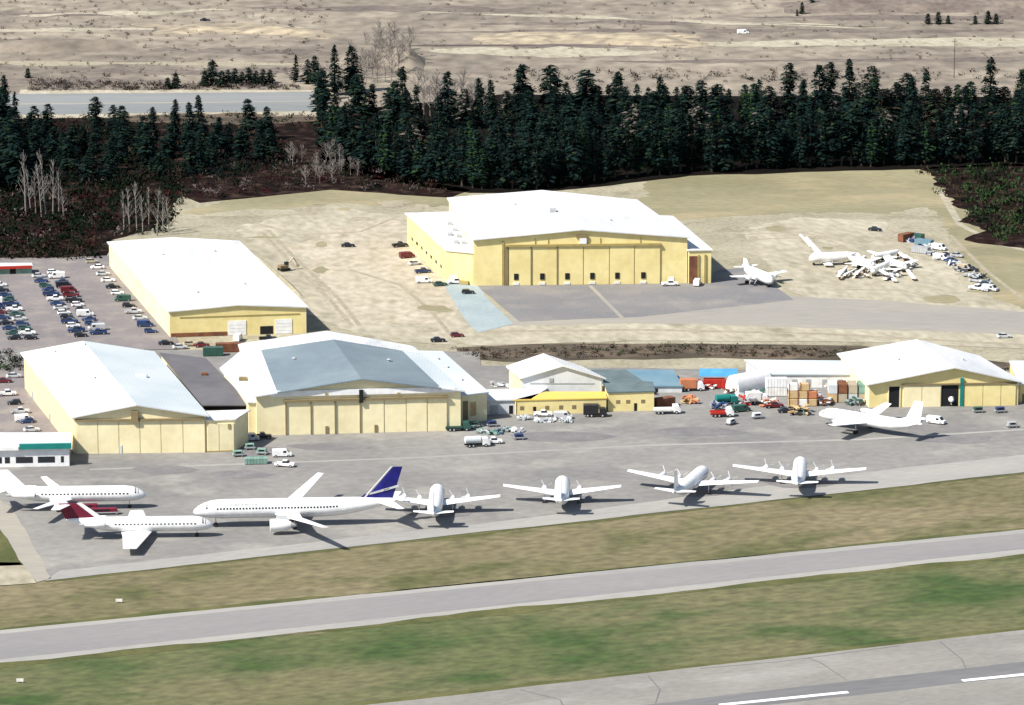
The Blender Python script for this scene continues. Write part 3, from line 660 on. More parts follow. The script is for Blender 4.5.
def crate(p, rz, w_, d_, h_, m, label, group):
    e = empty('crate', p, rz); tag(e, label, 'crate', group)
    mb = MB(); mb.box(-w_ / 2, w_ / 2, -d_ / 2, d_ / 2, .12, h_); mb.build('box', M[m], e)
    mb = MB()
    for x in (-w_ / 2 + .1, 0, w_ / 2 - .1): mb.box(x - .1, x + .1, -d_ / 2 - .05, d_ / 2 + .05, 0, .12)
    for x in (-w_ / 2 + .12, w_ / 2 - .12): mb.box(x - .1, x + .1, -d_ / 2 - .05, d_ / 2 + .05, .13, h_ + .05)
    mb.build('battens', M['brown'], e); return e
def cart(p, rz, m, label, group=None, cat='equipment cart', nm='equipment_cart', L=3):
    e = empty(nm, p, rz); tag(e, label, cat, group)
    mb = MB(); mb.box(-L / 2, L / 2, -.8, .8, .5, .75); mb.tube((L / 2, 0, .6), (L / 2 + 1.2, 0, .5), .05); mb.build('chassis', M['grey'], e)
    mb = MB(); mb.box(-L / 2 + .2, L / 2 - .3, -.7, .7, .76, 1.7, .12); mb.build('housing', M[m], e)
    mb = MB(); mb.box(-L / 4, L / 4, -.74, -.7, 1.0, 1.5); mb.build('vent', M['dark'], e)
    wheels(e, (-L / 2 + .5, L / 2 - .5), .75, .3, .18); return e
def V(px, py, z=.19):
    q = P(px, py); return Vector((q.x, q.y, z))

ORD_ = 0
ORD = ['first', 'second', 'third', 'fourth', 'fifth', 'sixth', 'seventh', 'eighth', 'ninth', 'tenth', 'eleventh', 'twelfth', 'thirteenth', 'fourteenth']
CN = {'white': 'white', 'silver': 'silver', 'dblue': 'dark blue', 'black': 'black', 'dred': 'dark red', 'gold': 'beige', 'dgreen': 'dark green', 'grey': 'grey'}
KN = {'sedan': 'sedan', 'hatch': 'hatchback', 'pickup': 'pickup', 'van': 'van'}
def row(p0, p1, cols, head, desc, group, skip=()):
    cr = random.Random(len(desc) + len(cols)); k = 0
    for i, c in enumerate(cols):
        u = i / (len(cols) - 1)
        if c is None: continue
        kd = cr.choices(['sedan', 'hatch', 'pickup', 'van'], [5, 3, 3, 1.5])[0]
        x = p0[0] + (p1[0] - p0[0]) * u + cr.uniform(-1, 1); y = p0[1] + (p1[1] - p0[1]) * u + cr.uniform(-.4, .4)
        car(kd, V(x, y), head + cr.uniform(-.05, .05) + (math.pi if cr.random() < .4 else 0), c, '%s %s, %s from the far end, %s' % (CN[c], KN[kd], ORD[k], desc), group)
        k += 1
HD = .15
row((39, 278), (80, 337), ['silver', 'dblue', 'dgreen', 'dblue', 'dblue', 'white', 'dblue', 'silver', 'white', 'black', 'dblue', 'white', 'dblue', 'black'], HD, 'left side of the central double row', 'cars in the central double parking row')
row((54, 274), (99, 335), ['white', 'white', 'dblue', 'black', 'dred', 'dred', 'black', 'white', 'black', 'white', 'dblue', 'dblue', 'silver', 'dblue'], HD, 'right side of the central double row', 'cars in the central double parking row')
row((0, 287), (31, 340), ['white', 'black', 'dblue', 'dgreen', 'dblue', 'white', 'dgreen', 'silver', 'dblue', 'dgreen', 'white', 'black'], HD, 'right side of the leftmost double row', 'cars in the leftmost parking row')
row((-15, 289), (15, 340), ['silver', 'dblue', 'black', 'white', 'dblue', 'dred', 'dblue', 'black', 'dblue', 'dgreen', 'black'], HD, 'left side of the leftmost double row', 'cars in the leftmost parking row')
row((92, 263), (150, 333), ['gold', 'white', 'silver', 'white', 'black', 'white', 'dgreen', 'black', 'silver', 'silver', 'dblue', 'dblue'], HD, 'row beside the long hangar', 'cars parked beside the long hangar')
# lot on the left of the left hangar
row((8, 396), (32, 432), ['white', 'black', 'silver', 'dblue', 'silver'], HD, 'small lot beside the left hangar', 'cars beside the left hangar')
car('van', V(24, 422), HD, 'white', 'long white van parked beside the peach side wall of the left hangar', None)
car('sedan', V(4, 383), HD, 'dred', 'dark red sedan by the dark shrubs left of the left hangar')
car('sedan', V(14, 378), HD, 'silver', 'silver sedan alone near the shrubs behind the left hangar')
# gravel and roads
car('sedan', V(348, 247, .1), .1, 'black', 'black car alone in the middle of the pale gravel yard')
car('sedan', V(875, 231, .1), -.3, 'black', 'black car alone on the gravel above the pile of scrapped aeroplanes')
car('hatch', V(457, 337, .1), .2, 'dred', 'dark red car on the gravel road above the blue-roofed hangar')
car('sedan', V(438, 342, .15), .1, 'black', 'black car beside the ditch behind the blue-roofed hangar')
car('pickup', V(400, 247, .1), .4, 'black', 'black pickup beside the flat-roofed annex, farthest in its line', 'vehicles beside the flat-roofed annex')
car('van', V(407, 258, .1), .4, 'dred', 'dark red van beside the flat-roofed annex', 'vehicles beside the flat-roofed annex')
car('sedan', V(415, 265, .1), .4, 'silver', 'silver sedan beside the flat-roofed annex', 'vehicles beside the flat-roofed annex')
car('pickup', V(423, 273, .1), .3, 'dblue', 'dark blue pickup beside the flat-roofed annex', 'vehicles beside the flat-roofed annex')
car('van', V(424, 283, .1), .1, 'white', 'white van at the corner of the pale blue paving near the annex', 'vehicles beside the flat-roofed annex')
car('sedan', V(440, 286), .3, 'dgreen', 'dark green sedan on the pale blue paving', 'vehicles on the pale blue paving')
car('pickup', V(456, 284), .1, 'white', 'white pickup against the yellow annex wall', 'vehicles on the pale blue paving')
car('hatch', V(468, 294), .1, 'black', 'black hatchback alone on the pale blue paving', 'vehicles on the pale blue paving')
car('pickup', V(670, 286, .15), .1, 'white', 'white pickup in front of the largest hangar doors')
car('van', V(697, 285.5, .15), 1.4, 'white', 'white van nosed up to the maroon door of the lean-to')
# apron vehicles
A_ = lambda x, y: V(x, y, .17)
car('van', A_(282, 457), .1, 'white', 'white van on the apron above the airliner wing, farther of two', 'white vehicles on the apron')
car('pickup', A_(285, 467), -.2, 'white', 'white pickup on the apron just above the airliner wing', 'white vehicles on the apron')
car('van', A_(250, 441), .1, 'silver', 'silver van in the gap between the left and blue-roofed hangars', 'vehicles in the gap between hangars')
car('sedan', A_(243, 437), .1, 'black', 'black sedan in the gap between the left and blue-roofed hangars', 'vehicles in the gap between hangars')
car('pickup', A_(262, 439), .1, 'black', 'black pickup parked at the left corner of the blue-roofed hangar')
cart(A_(238, 457), .2, 'green', 'green equipment cart nearest the corner of the left hangar', 'green ground equipment')
cart(A_(250, 450), .1, 'green', 'green equipment cart behind the other green carts', 'green ground equipment')
cart(A_(262, 455), -.1, 'green', 'green equipment cart beside the white van on the apron', 'green ground equipment')
container(A_(256, 464), .1, 'green', 'faded green low container on the apron in front of the green carts', 6, h=1.6)
truck(A_(477, 447), .2, 'white', 'roofpale_shade', 'white and pale blue tank truck standing off the right wing of the blue-roofed hangar', 'tank', 7, 'tank_truck')
car('pickup', A_(493, 444), .1, 'white', 'white pickup just right of the pale blue tank truck')
cart(A_(519, 440), .1, 'dblue', 'dark blue cart alone on the apron below the grey shed')
truck(A_(458, 431), .1, 'dgreen', 'dgreen', 'dark green flatbed at the right corner of the blue-roofed hangar', 'flat', 7, 'flatbed_truck')
cart(A_(474, 428), .2, 'dgreen', 'dark green cart in front of the brown doorway wing')
cart(A_(492, 427), .2, 'dblue', 'dark blue cart beside the grey shed', None)
car('pickup', A_(543, 416.5), 0, 'white', 'white pickup in front of the low yellow offices')
truck(A_(595, 417), 0, 'black', 'black', 'black box truck parked in front of the yellow offices', 'box', 6.6)
car('van', A_(563, 419), 0, 'silver', 'silver van in front of the low yellow offices')
car('van', A_(608, 383), .2, 'white', 'white van on the left beside the grey-green roof', 'white vans by the grey-green roof')
car('van', A_(622, 383), .2, 'white', 'white van on the right beside the grey-green roof', 'white vans by the grey-green roof')
container(A_(664, 407), .5, 'brown', 'rust brown container beside the yellow workshop')
truck(A_(667, 414), .1, 'white', 'offwhite', 'low white flatbed truck in front of the rust brown container', 'flat', 7.5, 'flatbed_truck')
truck(A_(692, 391), .1, 'white', 'orange', 'orange box truck standing right of the sky blue shed', 'box', 7)
container(A_(714, 388), 0, 'red', 'red container under the bright blue canopy')
container(A_(733, 389), 0, 'red', 'red container right of the bright blue canopy')
truck(A_(726, 405), .3, 'teal', 'teal', 'dark teal tank truck in the cluttered yard', 'tank', 6.5, 'tank_truck')
truck(A_(722, 417), .1, 'white', 'red', 'white and red flatbed truck in the cluttered yard, nearest the apron', 'flat', 6.5, 'flatbed_truck')
# blue canopy
e = empty('blue_canopy', A_(718, 386)); tag(e, 'bright blue fabric canopy on posts over the cluttered yard', 'canopy')
mb = MB(); mb.hexa([(-5.5, -3, 3.4), (5.5, -3, 3.4), (5.5, 3, 3.4), (-5.5, 3, 3.4)], [(-5.5, -.2, 5), (5.5, -.2, 5), (5.5, .2, 5), (-5.5, .2, 5)]); mb.build('cover', M['bluetarp'], e)
for x in (-5.3, 5.3):
    for y in (-2.8, 2.8): mb = MB(); mb.tube((x, y, 0), (x, y, 3.4), .08); mb.build('post', M['grey'], e)
# fabric shelter
def shelter(p, rz, w_, l_, h_, m, label, cat='tent'):
    e = empty('fabric_shelter', p, rz); tag(e, label, cat)
    n = 10; rings = []
    for y in (-l_ / 2, l_ / 2):
        rings.append([(w_ / 2 * math.cos(math.pi * i / n), y, h_ * math.sin(math.pi * i / n) ** .8 if 0 < i < n else 0) for i in range(n + 1)])
    mb = MB(); mb.loft(rings); mb.build('cover', M[m], e, smooth=True)
    mb = MB(); mb.box(-w_ * .2, w_ * .2, -l_ / 2 - .06, -l_ / 2 - .01, .05, h_ * .6); mb.build('door_flap', M['lgrey'], e)
    return e
shelter(A_(749, 391), -.9, 6, 13, 5.5, 'white', 'tall rounded white fabric shelter at the left end of the pale-roofed building')
container(A_(776, 396), .05, 'offwhite', 'white container, lower of two stacked beside the fabric shelter')
e = container(A_(776, 396) + Vector((0, 0, 2.6)), .05, 'white', 'white container, stacked on top of another beside the tan crates')
truck(A_(757, 404), .2, 'white', 'offwhite', 'white box truck in front of the rounded fabric shelter', 'box', 6.5)
car('pickup', A_(774, 408), .2, 'dred', 'dark red pickup in front of the stacked white containers')
car('van', A_(741, 412), .4, 'dgreen', 'dark green van among the clutter below the fabric shelter')
car('sedan', A_(786, 413), .1, 'black', 'black sedan on the apron left of the big propeller freighter')
cr = random.Random(5)
pos = ['bottom left', 'bottom middle', 'bottom right', 'upper left', 'upper middle', 'upper right', 'top left', 'top right']
for i in range(8):
    lv = 0 if i < 3 else (1 if i < 6 else 2); c = i % 3 if i < 6 else (i - 6) * 1.2
    q = A_(793 + c * 9.5, 406 - lv * .4) + Vector((0, 0, lv * 2.12))
    crate(q, .05, 2.7, 2.2, 2.0, ['tan', 'offwhite', 'tan', 'tan', 'tan', 'orange', 'offwhite', 'tan'][i], '%s crate, %s of the crate stack left of the freighter nose' % (['tan', 'off-white', 'tan', 'tan', 'tan', 'orange', 'off-white', 'tan'][i], pos[i]), 'stacked crates in the yard')
for i in range(8):
    c = i % 4; lv = i // 4
    m_ = ['tan', 'gold', 'lgrey', 'gold', 'lgrey', 'brown', 'gold', 'green'][i]
    nm_ = ['tan', 'beige', 'pale grey', 'beige', 'pale grey', 'brown', 'beige', 'green'][i]
    container(A_(832 + c * 10, 401) + Vector((0, 0, lv * 2.6)), math.pi / 2, m_, '%s container, %s from left, %s layer of the stack behind the freighter' % (nm_, ORD[c], ['lower', 'upper'][lv]), 6.1, group='container stack behind the freighter')
for i, (x, y, m_, t) in enumerate([(800, 415, 'green', 'green cart on the apron in front of the tan crates'), (757, 419, 'lgrey', 'pale grey cart below the dark green van'), (811, 400, 'dblue', 'dark blue cart between crates and freighter nose'), (731, 425, 'lgrey', 'pale grey cart below the white and red flatbed')]):
    cart(A_(x, y), .3 * i, m_, t)
# objects near right hangar
cart(A_(1000, 413), .2, 'dblue', 'dark blue cart at the right end of the white-gabled hangar')
cart(A_(978, 413), .2, 'dgreen', 'dark green cart beside the teal post of the right hangar')
car('van', A_(936, 424), -.5, 'white', 'white van just behind the tail of the big propeller freighter')
cart(A_(1012, 428), .2, 'grey', 'small grey cart alone near the right edge of the apron')
# between hangars, brown sheds near long hangar
container(V(229, 352), .1, 'brown', 'rust brown container between the long hangar and blue-roofed hangar', 8)
container(V(213, 356), .1, 'dgreen', 'dark green container left of the rust brown container', 6)
car('van', V(238, 341), 1.4, 'white', 'white van in front of the left roller door of the long hangar')
car('pickup', V(268, 341), .2, 'black', 'black pickup in front of the long hangar')
for i, (x, y, c) in enumerate([(180, 349, 'silver'), (190, 346, 'gold'), (202, 347, 'dred'), (166, 345, 'black')]):
    car('sedan', V(x, y), HD, c, '%s sedan in the line behind the dark-roofed annex' % CN[c], 'cars behind the dark-roofed annex')
for i, (x, y) in enumerate([(55, 500), (100, 512), (82, 514)]): pass
cart(A_(101, 515), .1, 'maroon', 'long maroon equipment trailer right of the red-tailed jet\'s fin', None, 'trailer', 'equipment_trailer', 9)
cart(A_(85, 511), .1, 'maroon', 'maroon equipment trailer between the two left jets', None, 'trailer', 'equipment_trailer', 7)
# excavator on the gravel
e = empty('excavator', V(284, 271, 0.3), .5); tag(e, 'small dark excavator on the gravel bank behind the long hangar', 'excavator')
mb = MB(); mb.box(-1.8, 1.8, -1.4, -.8, 0, .8, .1); mb.box(-1.8, 1.8, .8, 1.4, 0, .8, .1); mb.build('tracks', M['tyre'], e)
mb = MB(); mb.box(-1.8, 1.2, -1.2, 1.2, .8, 1.8, .1); mb.build('body', M['trim'], e)
mb = MB(); mb.box(0, 1.3, -1.1, 0, 1.8, 2.9, .1); mb.build('cab', M['glass'], e)
mb = MB(); mb.tube((1, .4, 1.5), (3.6, .4, 3.8), .25, .2); mb.tube((3.6, .4, 3.8), (5.2, .4, 1.4), .2, .15); mb.box(4.8, 5.6, 0, .9, .6, 1.4); mb.build('boom', M['gold'], e)

# vehicles along the scrap line on the right
for i, (x, y, k, m_, t) in enumerate([(915, 240, 'c', 'dgreen', 'dark green container at the far end of the diagonal line'), (924, 246, 'c', 'roofsky', 'sky blue container near the far end of the diagonal line'),
        (921, 253, 'c', 'grey', 'grey container below the sky blue one'), (939, 250, 'v', 'white', 'white van, farther of two in the diagonal line'), (941, 260, 'v', 'white', 'white van, nearer of two in the diagonal line'),
        (951, 262, 's', 'dblue', 'dark blue car in the diagonal line'), (957, 257, 's', 'grey', 'grey car on the right of the diagonal line'), (965, 270, 'v', 'gold', 'beige van in the diagonal line'), (972, 271, 's', 'black', 'black car beside the beige van'),
        (976, 282, 's', 'grey', 'grey car at the near end of the diagonal line'), (977, 290, 'p', 'white', 'white pickup, left at the near end of the diagonal line'), (990, 291, 'v', 'silver', 'silver van, right at the near end of the diagonal line'), (985, 286, 's', 'black', 'black car at the near end of the diagonal line'),
        (931, 248, 's', 'silver', 'silver car among the containers of the diagonal line')]):
    q = V(x, y, .1)
    if k == 'c': container(q, -.6, m_, t, 6.1, group='containers in the diagonal line', h=2.2)
    else: car({'v': 'van', 's': 'sedan', 'p': 'pickup'}[k], q, -.6, m_ if m_ in CN else 'white', t, 'vehicles in the diagonal line')
container(V(906, 241, .1), .8, 'brown', 'rust brown container at the far end of the diagonal line')
car('sedan', V(1004, 338, .12), .1, 'silver', 'silver car alone on the pale road at the right edge')
car('sedan', P(205, 21), .1, 'black', 'black car alone in the gravel pit, far left'); car('van', P(743, 34), .1, 'white', 'white van alone in the gravel pit above the wood')

def scrap(p, size, cols, label, group, n=16, seed=0, tall=.35):
    e = empty('scrap_pile', p); tag(e, label, 'scrap pile', group); r = random.Random(seed)
    for ci, c in enumerate(cols):
        mb = MB()
        for _ in range(n // len(cols)):
            x, y, z = r.uniform(-size, size), r.uniform(-size, size) * .8, r.uniform(.1, 1.0) * size * tall
            a = r.uniform(0, 3.14); l, w__, h = r.uniform(.4, 1.3), r.uniform(.2, .6), r.uniform(.1, .5); ca, sa = math.cos(a), math.sin(a); tz = r.uniform(-.5, .5)
            def q(u, v, t): return (x + u * ca - v * sa, y + u * sa + v * ca, max(.02, z + t + u * tz))
            mb.hexa([q(-l, -w__, 0), q(l, -w__, 0), q(l, w__, 0), q(-l, w__, 0)], [q(-l, -w__, h), q(l, -w__, h), q(l, w__, h), q(-l, w__, h)])
        base = MB(); 
        mb.hexa([(-size * .7, -size * .5, 0), (size * .7, -size * .5, 0), (size * .7, size * .5, 0), (-size * .7, size * .5, 0)], [(-size * .3, -size * .2, .3 + size * .15), (size * .3, -size * .2, .3 + size * .15), (size * .3, size * .2, .3 + size * .15), (-size * .3, size * .2, .3 + size * .15)])
        mb.build(['metal_scrap', 'loose_parts', 'junk'][ci], M[c], e)
        size *= .93
    return e
rp = random.Random(8)
for k in range(12):
    u = k / 11; x, y = 910 + 82 * u + rp.uniform(-3, 3), 238 + 52 * u + rp.uniform(-4, 4)
    scrap(V(x, y, .1), rp.uniform(1.5, 2.8), [rp.choice(['grey', 'lgrey', 'silver']), rp.choice(['dblue', 'grey', 'black'])], 'grey scrap heap, %s from the far end of the diagonal line' % ORD[k], 'scrap heaps in the diagonal line', 22, k)
for k in range(10):
    x, y = 846 + 7 * k + rp.uniform(-3, 3), rp.uniform(262, 281)
    scrap(V(x, y, .1), rp.uniform(1.4, 2.4), ['offwhite', rp.choice(['grey', 'black', 'trim'])], 'small scrap heap, %s from the left among the stripped aeroplanes' % ORD[k], 'scrap heaps among the stripped aeroplanes', 20, 50 + k)
yard = [('orange', 'tan'), ('red', 'offwhite'), ('grey', 'dblue'), ('offwhite', 'brown'), ('red', 'grey'), ('dgreen', 'lgrey'), ('orange', 'offwhite'), ('offwhite', 'dblue'), ('tan', 'black'), ('grey', 'red'), ('lgrey', 'brown'), ('offwhite', 'tan'), ('grey', 'dgreen'), ('white', 'grey')]
for k, c in enumerate(yard):
    x, y = 690 + 13.5 * k + rp.uniform(-4, 4), rp.uniform(388, 402) if k % 2 else rp.uniform(402, 416)
    if x > 812: y = min(y, 405)
    scrap(V(x, y), rp.uniform(1.8, 3.0), list(c), 'heap of %s and %s parts, %s from the left in the cluttered yard' % (CN.get(c[0], {'lgrey': 'pale grey', 'offwhite': 'off-white'}.get(c[0], c[0])), CN.get(c[1], {'lgrey': 'pale grey', 'offwhite': 'off-white'}.get(c[1], c[1])), ORD[k]), 'heaps in the cluttered yard', 34, 80 + k, .75)
for k in range(7):
    x, y = 452 + 11 * k + rp.uniform(-3, 3), rp.uniform(428, 440)
    scrap(V(x, y), rp.uniform(1.2, 1.9), [rp.choice(['green', 'grey']), rp.choice(['dblue', 'dgreen', 'lgrey'])], 'heap of ground equipment, %s from the left below the pale wing and grey shed' % ORD[k], 'heaps below the grey shed', 18, 120 + k)
for k in range(6):
    scrap(V(495 + 14 * k + rp.uniform(-3, 3), rp.uniform(384, 389) if k < 2 else 421 + rp.uniform(-2, 2)), rp.uniform(1.0, 1.6), ['lgrey', 'grey'], 'pale grey equipment heap, %s from the left near the yellow offices' % ORD[k], 'heaps near the yellow offices', 18, 140 + k)

# ------------------------------------------------------------------ aircraft
AF = [(0, 0), (.08, .5), (.32, .62), (.7, .32), (1, .02), (.7, -.2), (.32, -.38), (.08, -.32)]
def surf(mb, secs, axis='z'):
    rings = []
    for (x, y, z, c, t) in secs:
        rings.append([(x - a * c, y, z + h * t) if axis == 'z' else (x - a * c, y + h * t, z) for a, h in AF])
    mb.loft(rings)
FT = [0, .008, .025, .055, .09, .14, .3, .5, .64, .73, .82, .90, .96, 1.0]
FR_ = [.03, .28, .52, .76, .92, 1, 1, 1, 1, .92, .74, .50, .30, .10]
def interp(t, ys):
    for i in range(len(FT) - 1):
        if t <= FT[i + 1]: k = (t - FT[i]) / (FT[i + 1] - FT[i]); return ys[i] * (1 - k) + ys[i + 1] * k
    return ys[-1]
FZ = [-.32, -.27, -.2, -.1, -.03, 0, 0, 0, 0, .08, .24, .42, .56, .66]
class Plane:
    def __init__(s, name, label, p, rz, L, Rr, zc, m='white', cat='aeroplane', group=None, xn=.45):
        s.L, s.R, s.zc, s.xn = L, Rr, zc, xn * L; s.e = empty(name, p, rz); tag(s.e, label, cat, group)
        mb = MB(); n = 20
        ts = sorted(set(FT + [.2, .4, .57, .68, .77, .86]))
        mb.loft([[s.fp(t, 2 * math.pi * i / n) for i in range(n)] for t in ts]); s.fus = mb.build('fuselage', M[m], s.e, smooth=True)
        mb = MB()
        for a in (-62, -40, -18, 4 + 14, 40, 62):
            a0, a1 = R(90 + a - 9), R(90 + a + 9); s.patch(mb, .048, .072, a0, a1)
        mb.build('cockpit_window', M['glass'], s.fus)
    def fp(s, t, a, k=1.0, off=0):
        r = interp(t, FR_) * s.R * k + off
        return (s.xn - t * s.L, r * math.cos(a), s.zc + interp(t, FZ) * s.R + r * math.sin(a))
    def patch(s, mb, t0, t1, a0, a1):
        mb.hexa([s.fp(t0, a0, 1, -.03), s.fp(t1, a0, 1, -.03), s.fp(t1, a1, 1, -.03), s.fp(t0, a1, 1, -.03)], [s.fp(t0, a0, 1, .025), s.fp(t1, a0, 1, .025), s.fp(t1, a1, 1, .025), s.fp(t0, a1, 1, .025)])
    def wins(s, t0, t1, n, lift=12):
        for sd in (0, 1):
            for i in range(n):
                t = t0 + (t1 - t0) * i / (n - 1); dt = .24 / s.L
                c = R(lift) if sd == 0 else math.pi - R(lift)
                mb = MB(); s.patch(mb, t - dt, t + dt, c - .09, c + .09); mb.build('cabin_window', M['glass'], s.fus)
    def wing(s, half, root, tip, sweep, dih, z, x=0, th=.5, m='white', name='wing'):
        s.W = dict(half=half, root=root, tip=tip, sweep=sweep, dih=dih, z=z, x=x)
        for sd in (1, -1):
            mb = MB(); kx = .38 if sweep > 5 else 1.0
            le0 = x + root * .45
            secs = [(le0, 0 * sd, z, root, th), (le0 - math.tan(R(sweep)) * half * .35, sd * half * .35, z + dih * .35, root + (tip - root) * (.68 if sweep > 18 else .4), th * .75), (le0 - math.tan(R(sweep)) * half, sd * half, z + dih, tip, th * .35)]
            if sd < 0: secs = secs[::-1]
            surf(mb, secs); mb.build(name, M[m], s.e, smooth=True)
    def wpt(s, f):  # leading edge of the wing at span fraction f
        w_ = s.W; return w_['x'] + w_['root'] * .45 - math.tan(R(w_['sweep'])) * w_['half'] * f, w_['half'] * f, w_['z'] + w_['dih'] * f
    def fin(s, h_, root, tip, sweep, m='white', xt=.04, z=None, dorsal=0, edge=None):
        x0 = s.xn - s.L + s.L * xt + root; z0 = z if z is not None else s.zc + s.R * .5
        mb = MB()
        if dorsal: surf(mb, [(x0 + dorsal, 0, z0, root + dorsal, .3), (x0 - .5, 0, z0 + h_ * .22, root * .85, .3)], 'y')
        surf(mb, [(x0, 0, z0, root, .45), (x0 - math.tan(R(sweep)) * h_, 0, z0 + h_, tip, .22)], 'y'); f = mb.build('tail_fin', M[m], s.e, smooth=True)
        s.finp = (x0, z0, h_, root, tip, sweep)
        if edge:
            mb = MB(); surf(mb, [(x0 + 2.2, 0, z0 - .6, root * .3, .8), (x0 + 1.0 - math.tan(R(sweep)) * h_, 0, z0 + h_, tip * .35, .6)], 'y'); mb.build('leading_edge', M[edge], f)
        return f
    def stab(s, half, root, tip, sweep, z, xt=.03, m='white', dih=.3):
        x0 = s.xn - s.L + s.L * xt + root
        for sd in (1, -1):
            secs = [(x0, 0, z, root, .3), (x0 - math.tan(R(sweep)) * half, sd * half, z + dih, tip, .15)]
            if sd < 0: secs = secs[::-1]
            mb = MB(); surf(mb, secs); mb.build('stabiliser', M[m], s.e, smooth=True)
    def prop_engine(s, f, r, l, blade, m='white', zo=0):
        for sd in (1, -1):
            x, y, z = s.wpt(f); y *= sd; z += zo
            mb = MB(); mb.lathe_x([(x + l * .45, r * .55), (x + l * .38, r * .9), (x + l * .1, r), (x - l * .3, r * .85), (x - l * .55, r * .2)], y, z, 12); en = mb.build('engine', M[m], s.e, smooth=True)
            mb = MB(); mb.lathe_x([(x + l * .45 + .01, r * .5), (x + l * .45 + .06, r * .48)], y, z, 12); mb.build('intake', M['dark'], en)
            mb = MB(); mb.lathe_x([(x + l * .45 + .07, r * .28), (x + l * .45 + .4, r * .24), (x + l * .45 + .8, .03)], y, z, 8); mb.build('spinner', M['grey'], en)
            mb = MB(); px_ = x + l * .45 + .35
            for k in range(4):
                a = math.pi / 4 + k * math.pi / 2 + f; ca, sa = math.cos(a), math.sin(a)
                def q(rr, w__, dx): return (px_ + dx, y + rr * ca - w__ * sa, z + rr * sa + w__ * ca)
                mb.hexa([q(.2, -.12, -.03), q(.2, .12, .05), q(blade, .1, .03), q(blade, -.1, -.01)], [q(.2, -.12, .03), q(.2, .12, .11), q(blade, .1, .07), q(blade, -.1, .03)])
            mb.build('propeller', M['lgrey'], en)
    def jet(s, x, y, z, r, l, m='white', pylon=True, cowl=None):
        for sd in (1, -1):
            mb = MB(); mb.lathe_x([(x + l / 2, r * .86), (x + l / 2 - .15, r), (x + l * .1, r * 1.05), (x - l * .3, r * .85), (x - l / 2, r * .55)], sd * y, z, 16); en = mb.build('engine', M[m], s.e, smooth=True)
            mb = MB(); mb.lathe_x([(x + l / 2 + .01, r * .78), (x + l / 2 + .04, r * .76)], sd * y, z, 16); mb.build('intake', M['dark'], en)
            mb = MB(); mb.lathe_x([(x - l / 2 - .01, r * .5), (x - l / 2 - l * .25, r * .3)], sd * y, z, 12); mb.build('exhaust_cone', M['grey'], en)
            if pylon == 'wing':
                mb = MB(); mb.box(x - l * .4, x + l * .2, sd * y - .15, sd * y + .15, z + r * .7, z + r + .9); mb.build('pylon', M['lgrey'], en)
            elif pylon:
                mb = MB(); mb.box(x - l * .3, x + l * .2, min(sd * (s.R * .6), sd * y), max(sd * (s.R * .6), sd * y), z - .12, z + .12); mb.build('pylon', M['lgrey'], en)
    def gear(s, xm, ym, r=.5, nose=.8, lo=0.0):
        for (x, y) in ((s.xn - s.L * (1 - nose) * .55, 0), (xm, ym), (xm, -ym)):
            mb = MB(); top = s.zc - s.R * .5; mb.tube((x, y, r), (x, y, top), .12, .16); mb.box(x - .05, x + .05, y - .45, y + .45, r - .05, r + .05); g_ = mb.build('landing_gear', M['lgrey'], s.e)
            for dy in (-.35, .35):
                mb = MB(); mb.tube((x, y + dy - .14, r), (x, y + dy + .14, r), r, r, 12); mb.build('wheel', M['tyre'], g_)
def seg(p_nose, p_tail, zn, zt):
    a, b_ = P(*p_nose, zn), P(*p_tail, zt); d = a - b_; d.z = 0; return a, b_, math.atan2(d.y, d.x), d.length
AZ0 = .16
# blue-tailed airliner
a, t_, hd, L = seg((193, 512.5), (398, 500), 4.0, 6.3)
hd += .0
org = a - Vector((math.cos(hd), math.sin(hd), 0)) * L * .45; org.z = AZ0
pl = Plane('airliner', 'white twin-jet airliner with dark blue tail fin, the largest aeroplane on the apron', org, hd, L, 2.45, 4.7)
pl.wins(.12, .70, 38, 14)
pl.wing(26.5, 7.2, 1.8, 25, 3.3, 3.3, .5, .9)
f = pl.fin(9.0, 7.4, 2.6, 40, 'navy', .03, dorsal=2.0)
x0, z0, h_, rt, tp, sw = pl.finp
for (za, zb, xa, xb) in ((.20, .34, -.2, -4.2), (.30, .42, -3.0, -6.0)):
    mb = MB()
    for sd in (-1, 1):
        y0, y1 = (.26, .36) if sd > 0 else (-.36, -.26)
        k = lambda z_: -math.tan(R(sw)) * h_ * z_
        mb.hexa([(x0 + k(za) + xa, y0, z0 + h_ * za), (x0 + k(zb) + xb, y0, z0 + h_ * zb), (x0 + k(zb) + xb, y0, z0 + h_ * (zb + .07)), (x0 + k(za) + xa, y0, z0 + h_ * (za + .05))],
                [(x0 + k(za) + xa, y1, z0 + h_ * za), (x0 + k(zb) + xb, y1, z0 + h_ * zb), (x0 + k(zb) + xb, y1, z0 + h_ * (zb + .07)), (x0 + k(za) + xa, y1, z0 + h_ * (za + .05))])
    mb.build('swoosh', M['silver'], f)
mb = MB(); xx, zz = x0 - math.tan(R(sw)) * h_, z0 + h_
surf(mb, [(x0 + .5, 0, z0 + .3, 1.0, .55), (xx + .35, 0, zz + .05, .7, .4)], 'y'); mb.build('leading_edge', M['silver'], f)
pl.stab(8.5, 4.8, 1.8, 32, 5.8, .02)
pl.jet(1.4, 8.4, 2.4, 1.6, 5.4, 'white', 'wing')
pl.gear(-2.2, 4.0, .55)
for i, w__ in enumerate((.5, .7, .4, .6, .9, .3, .6, .8)):   # faint title on the forward fuselage, too small to read
    c = .185 + i * .0165
    for sd in (0, 1):
        cc = R(38) if sd == 0 else math.pi - R(38)
        mb = MB(); pl.patch(mb, c, c + w__ / pl.L * .9, cc - .12, cc + .12); mb.build('letter', M['grey'], pl.fus)
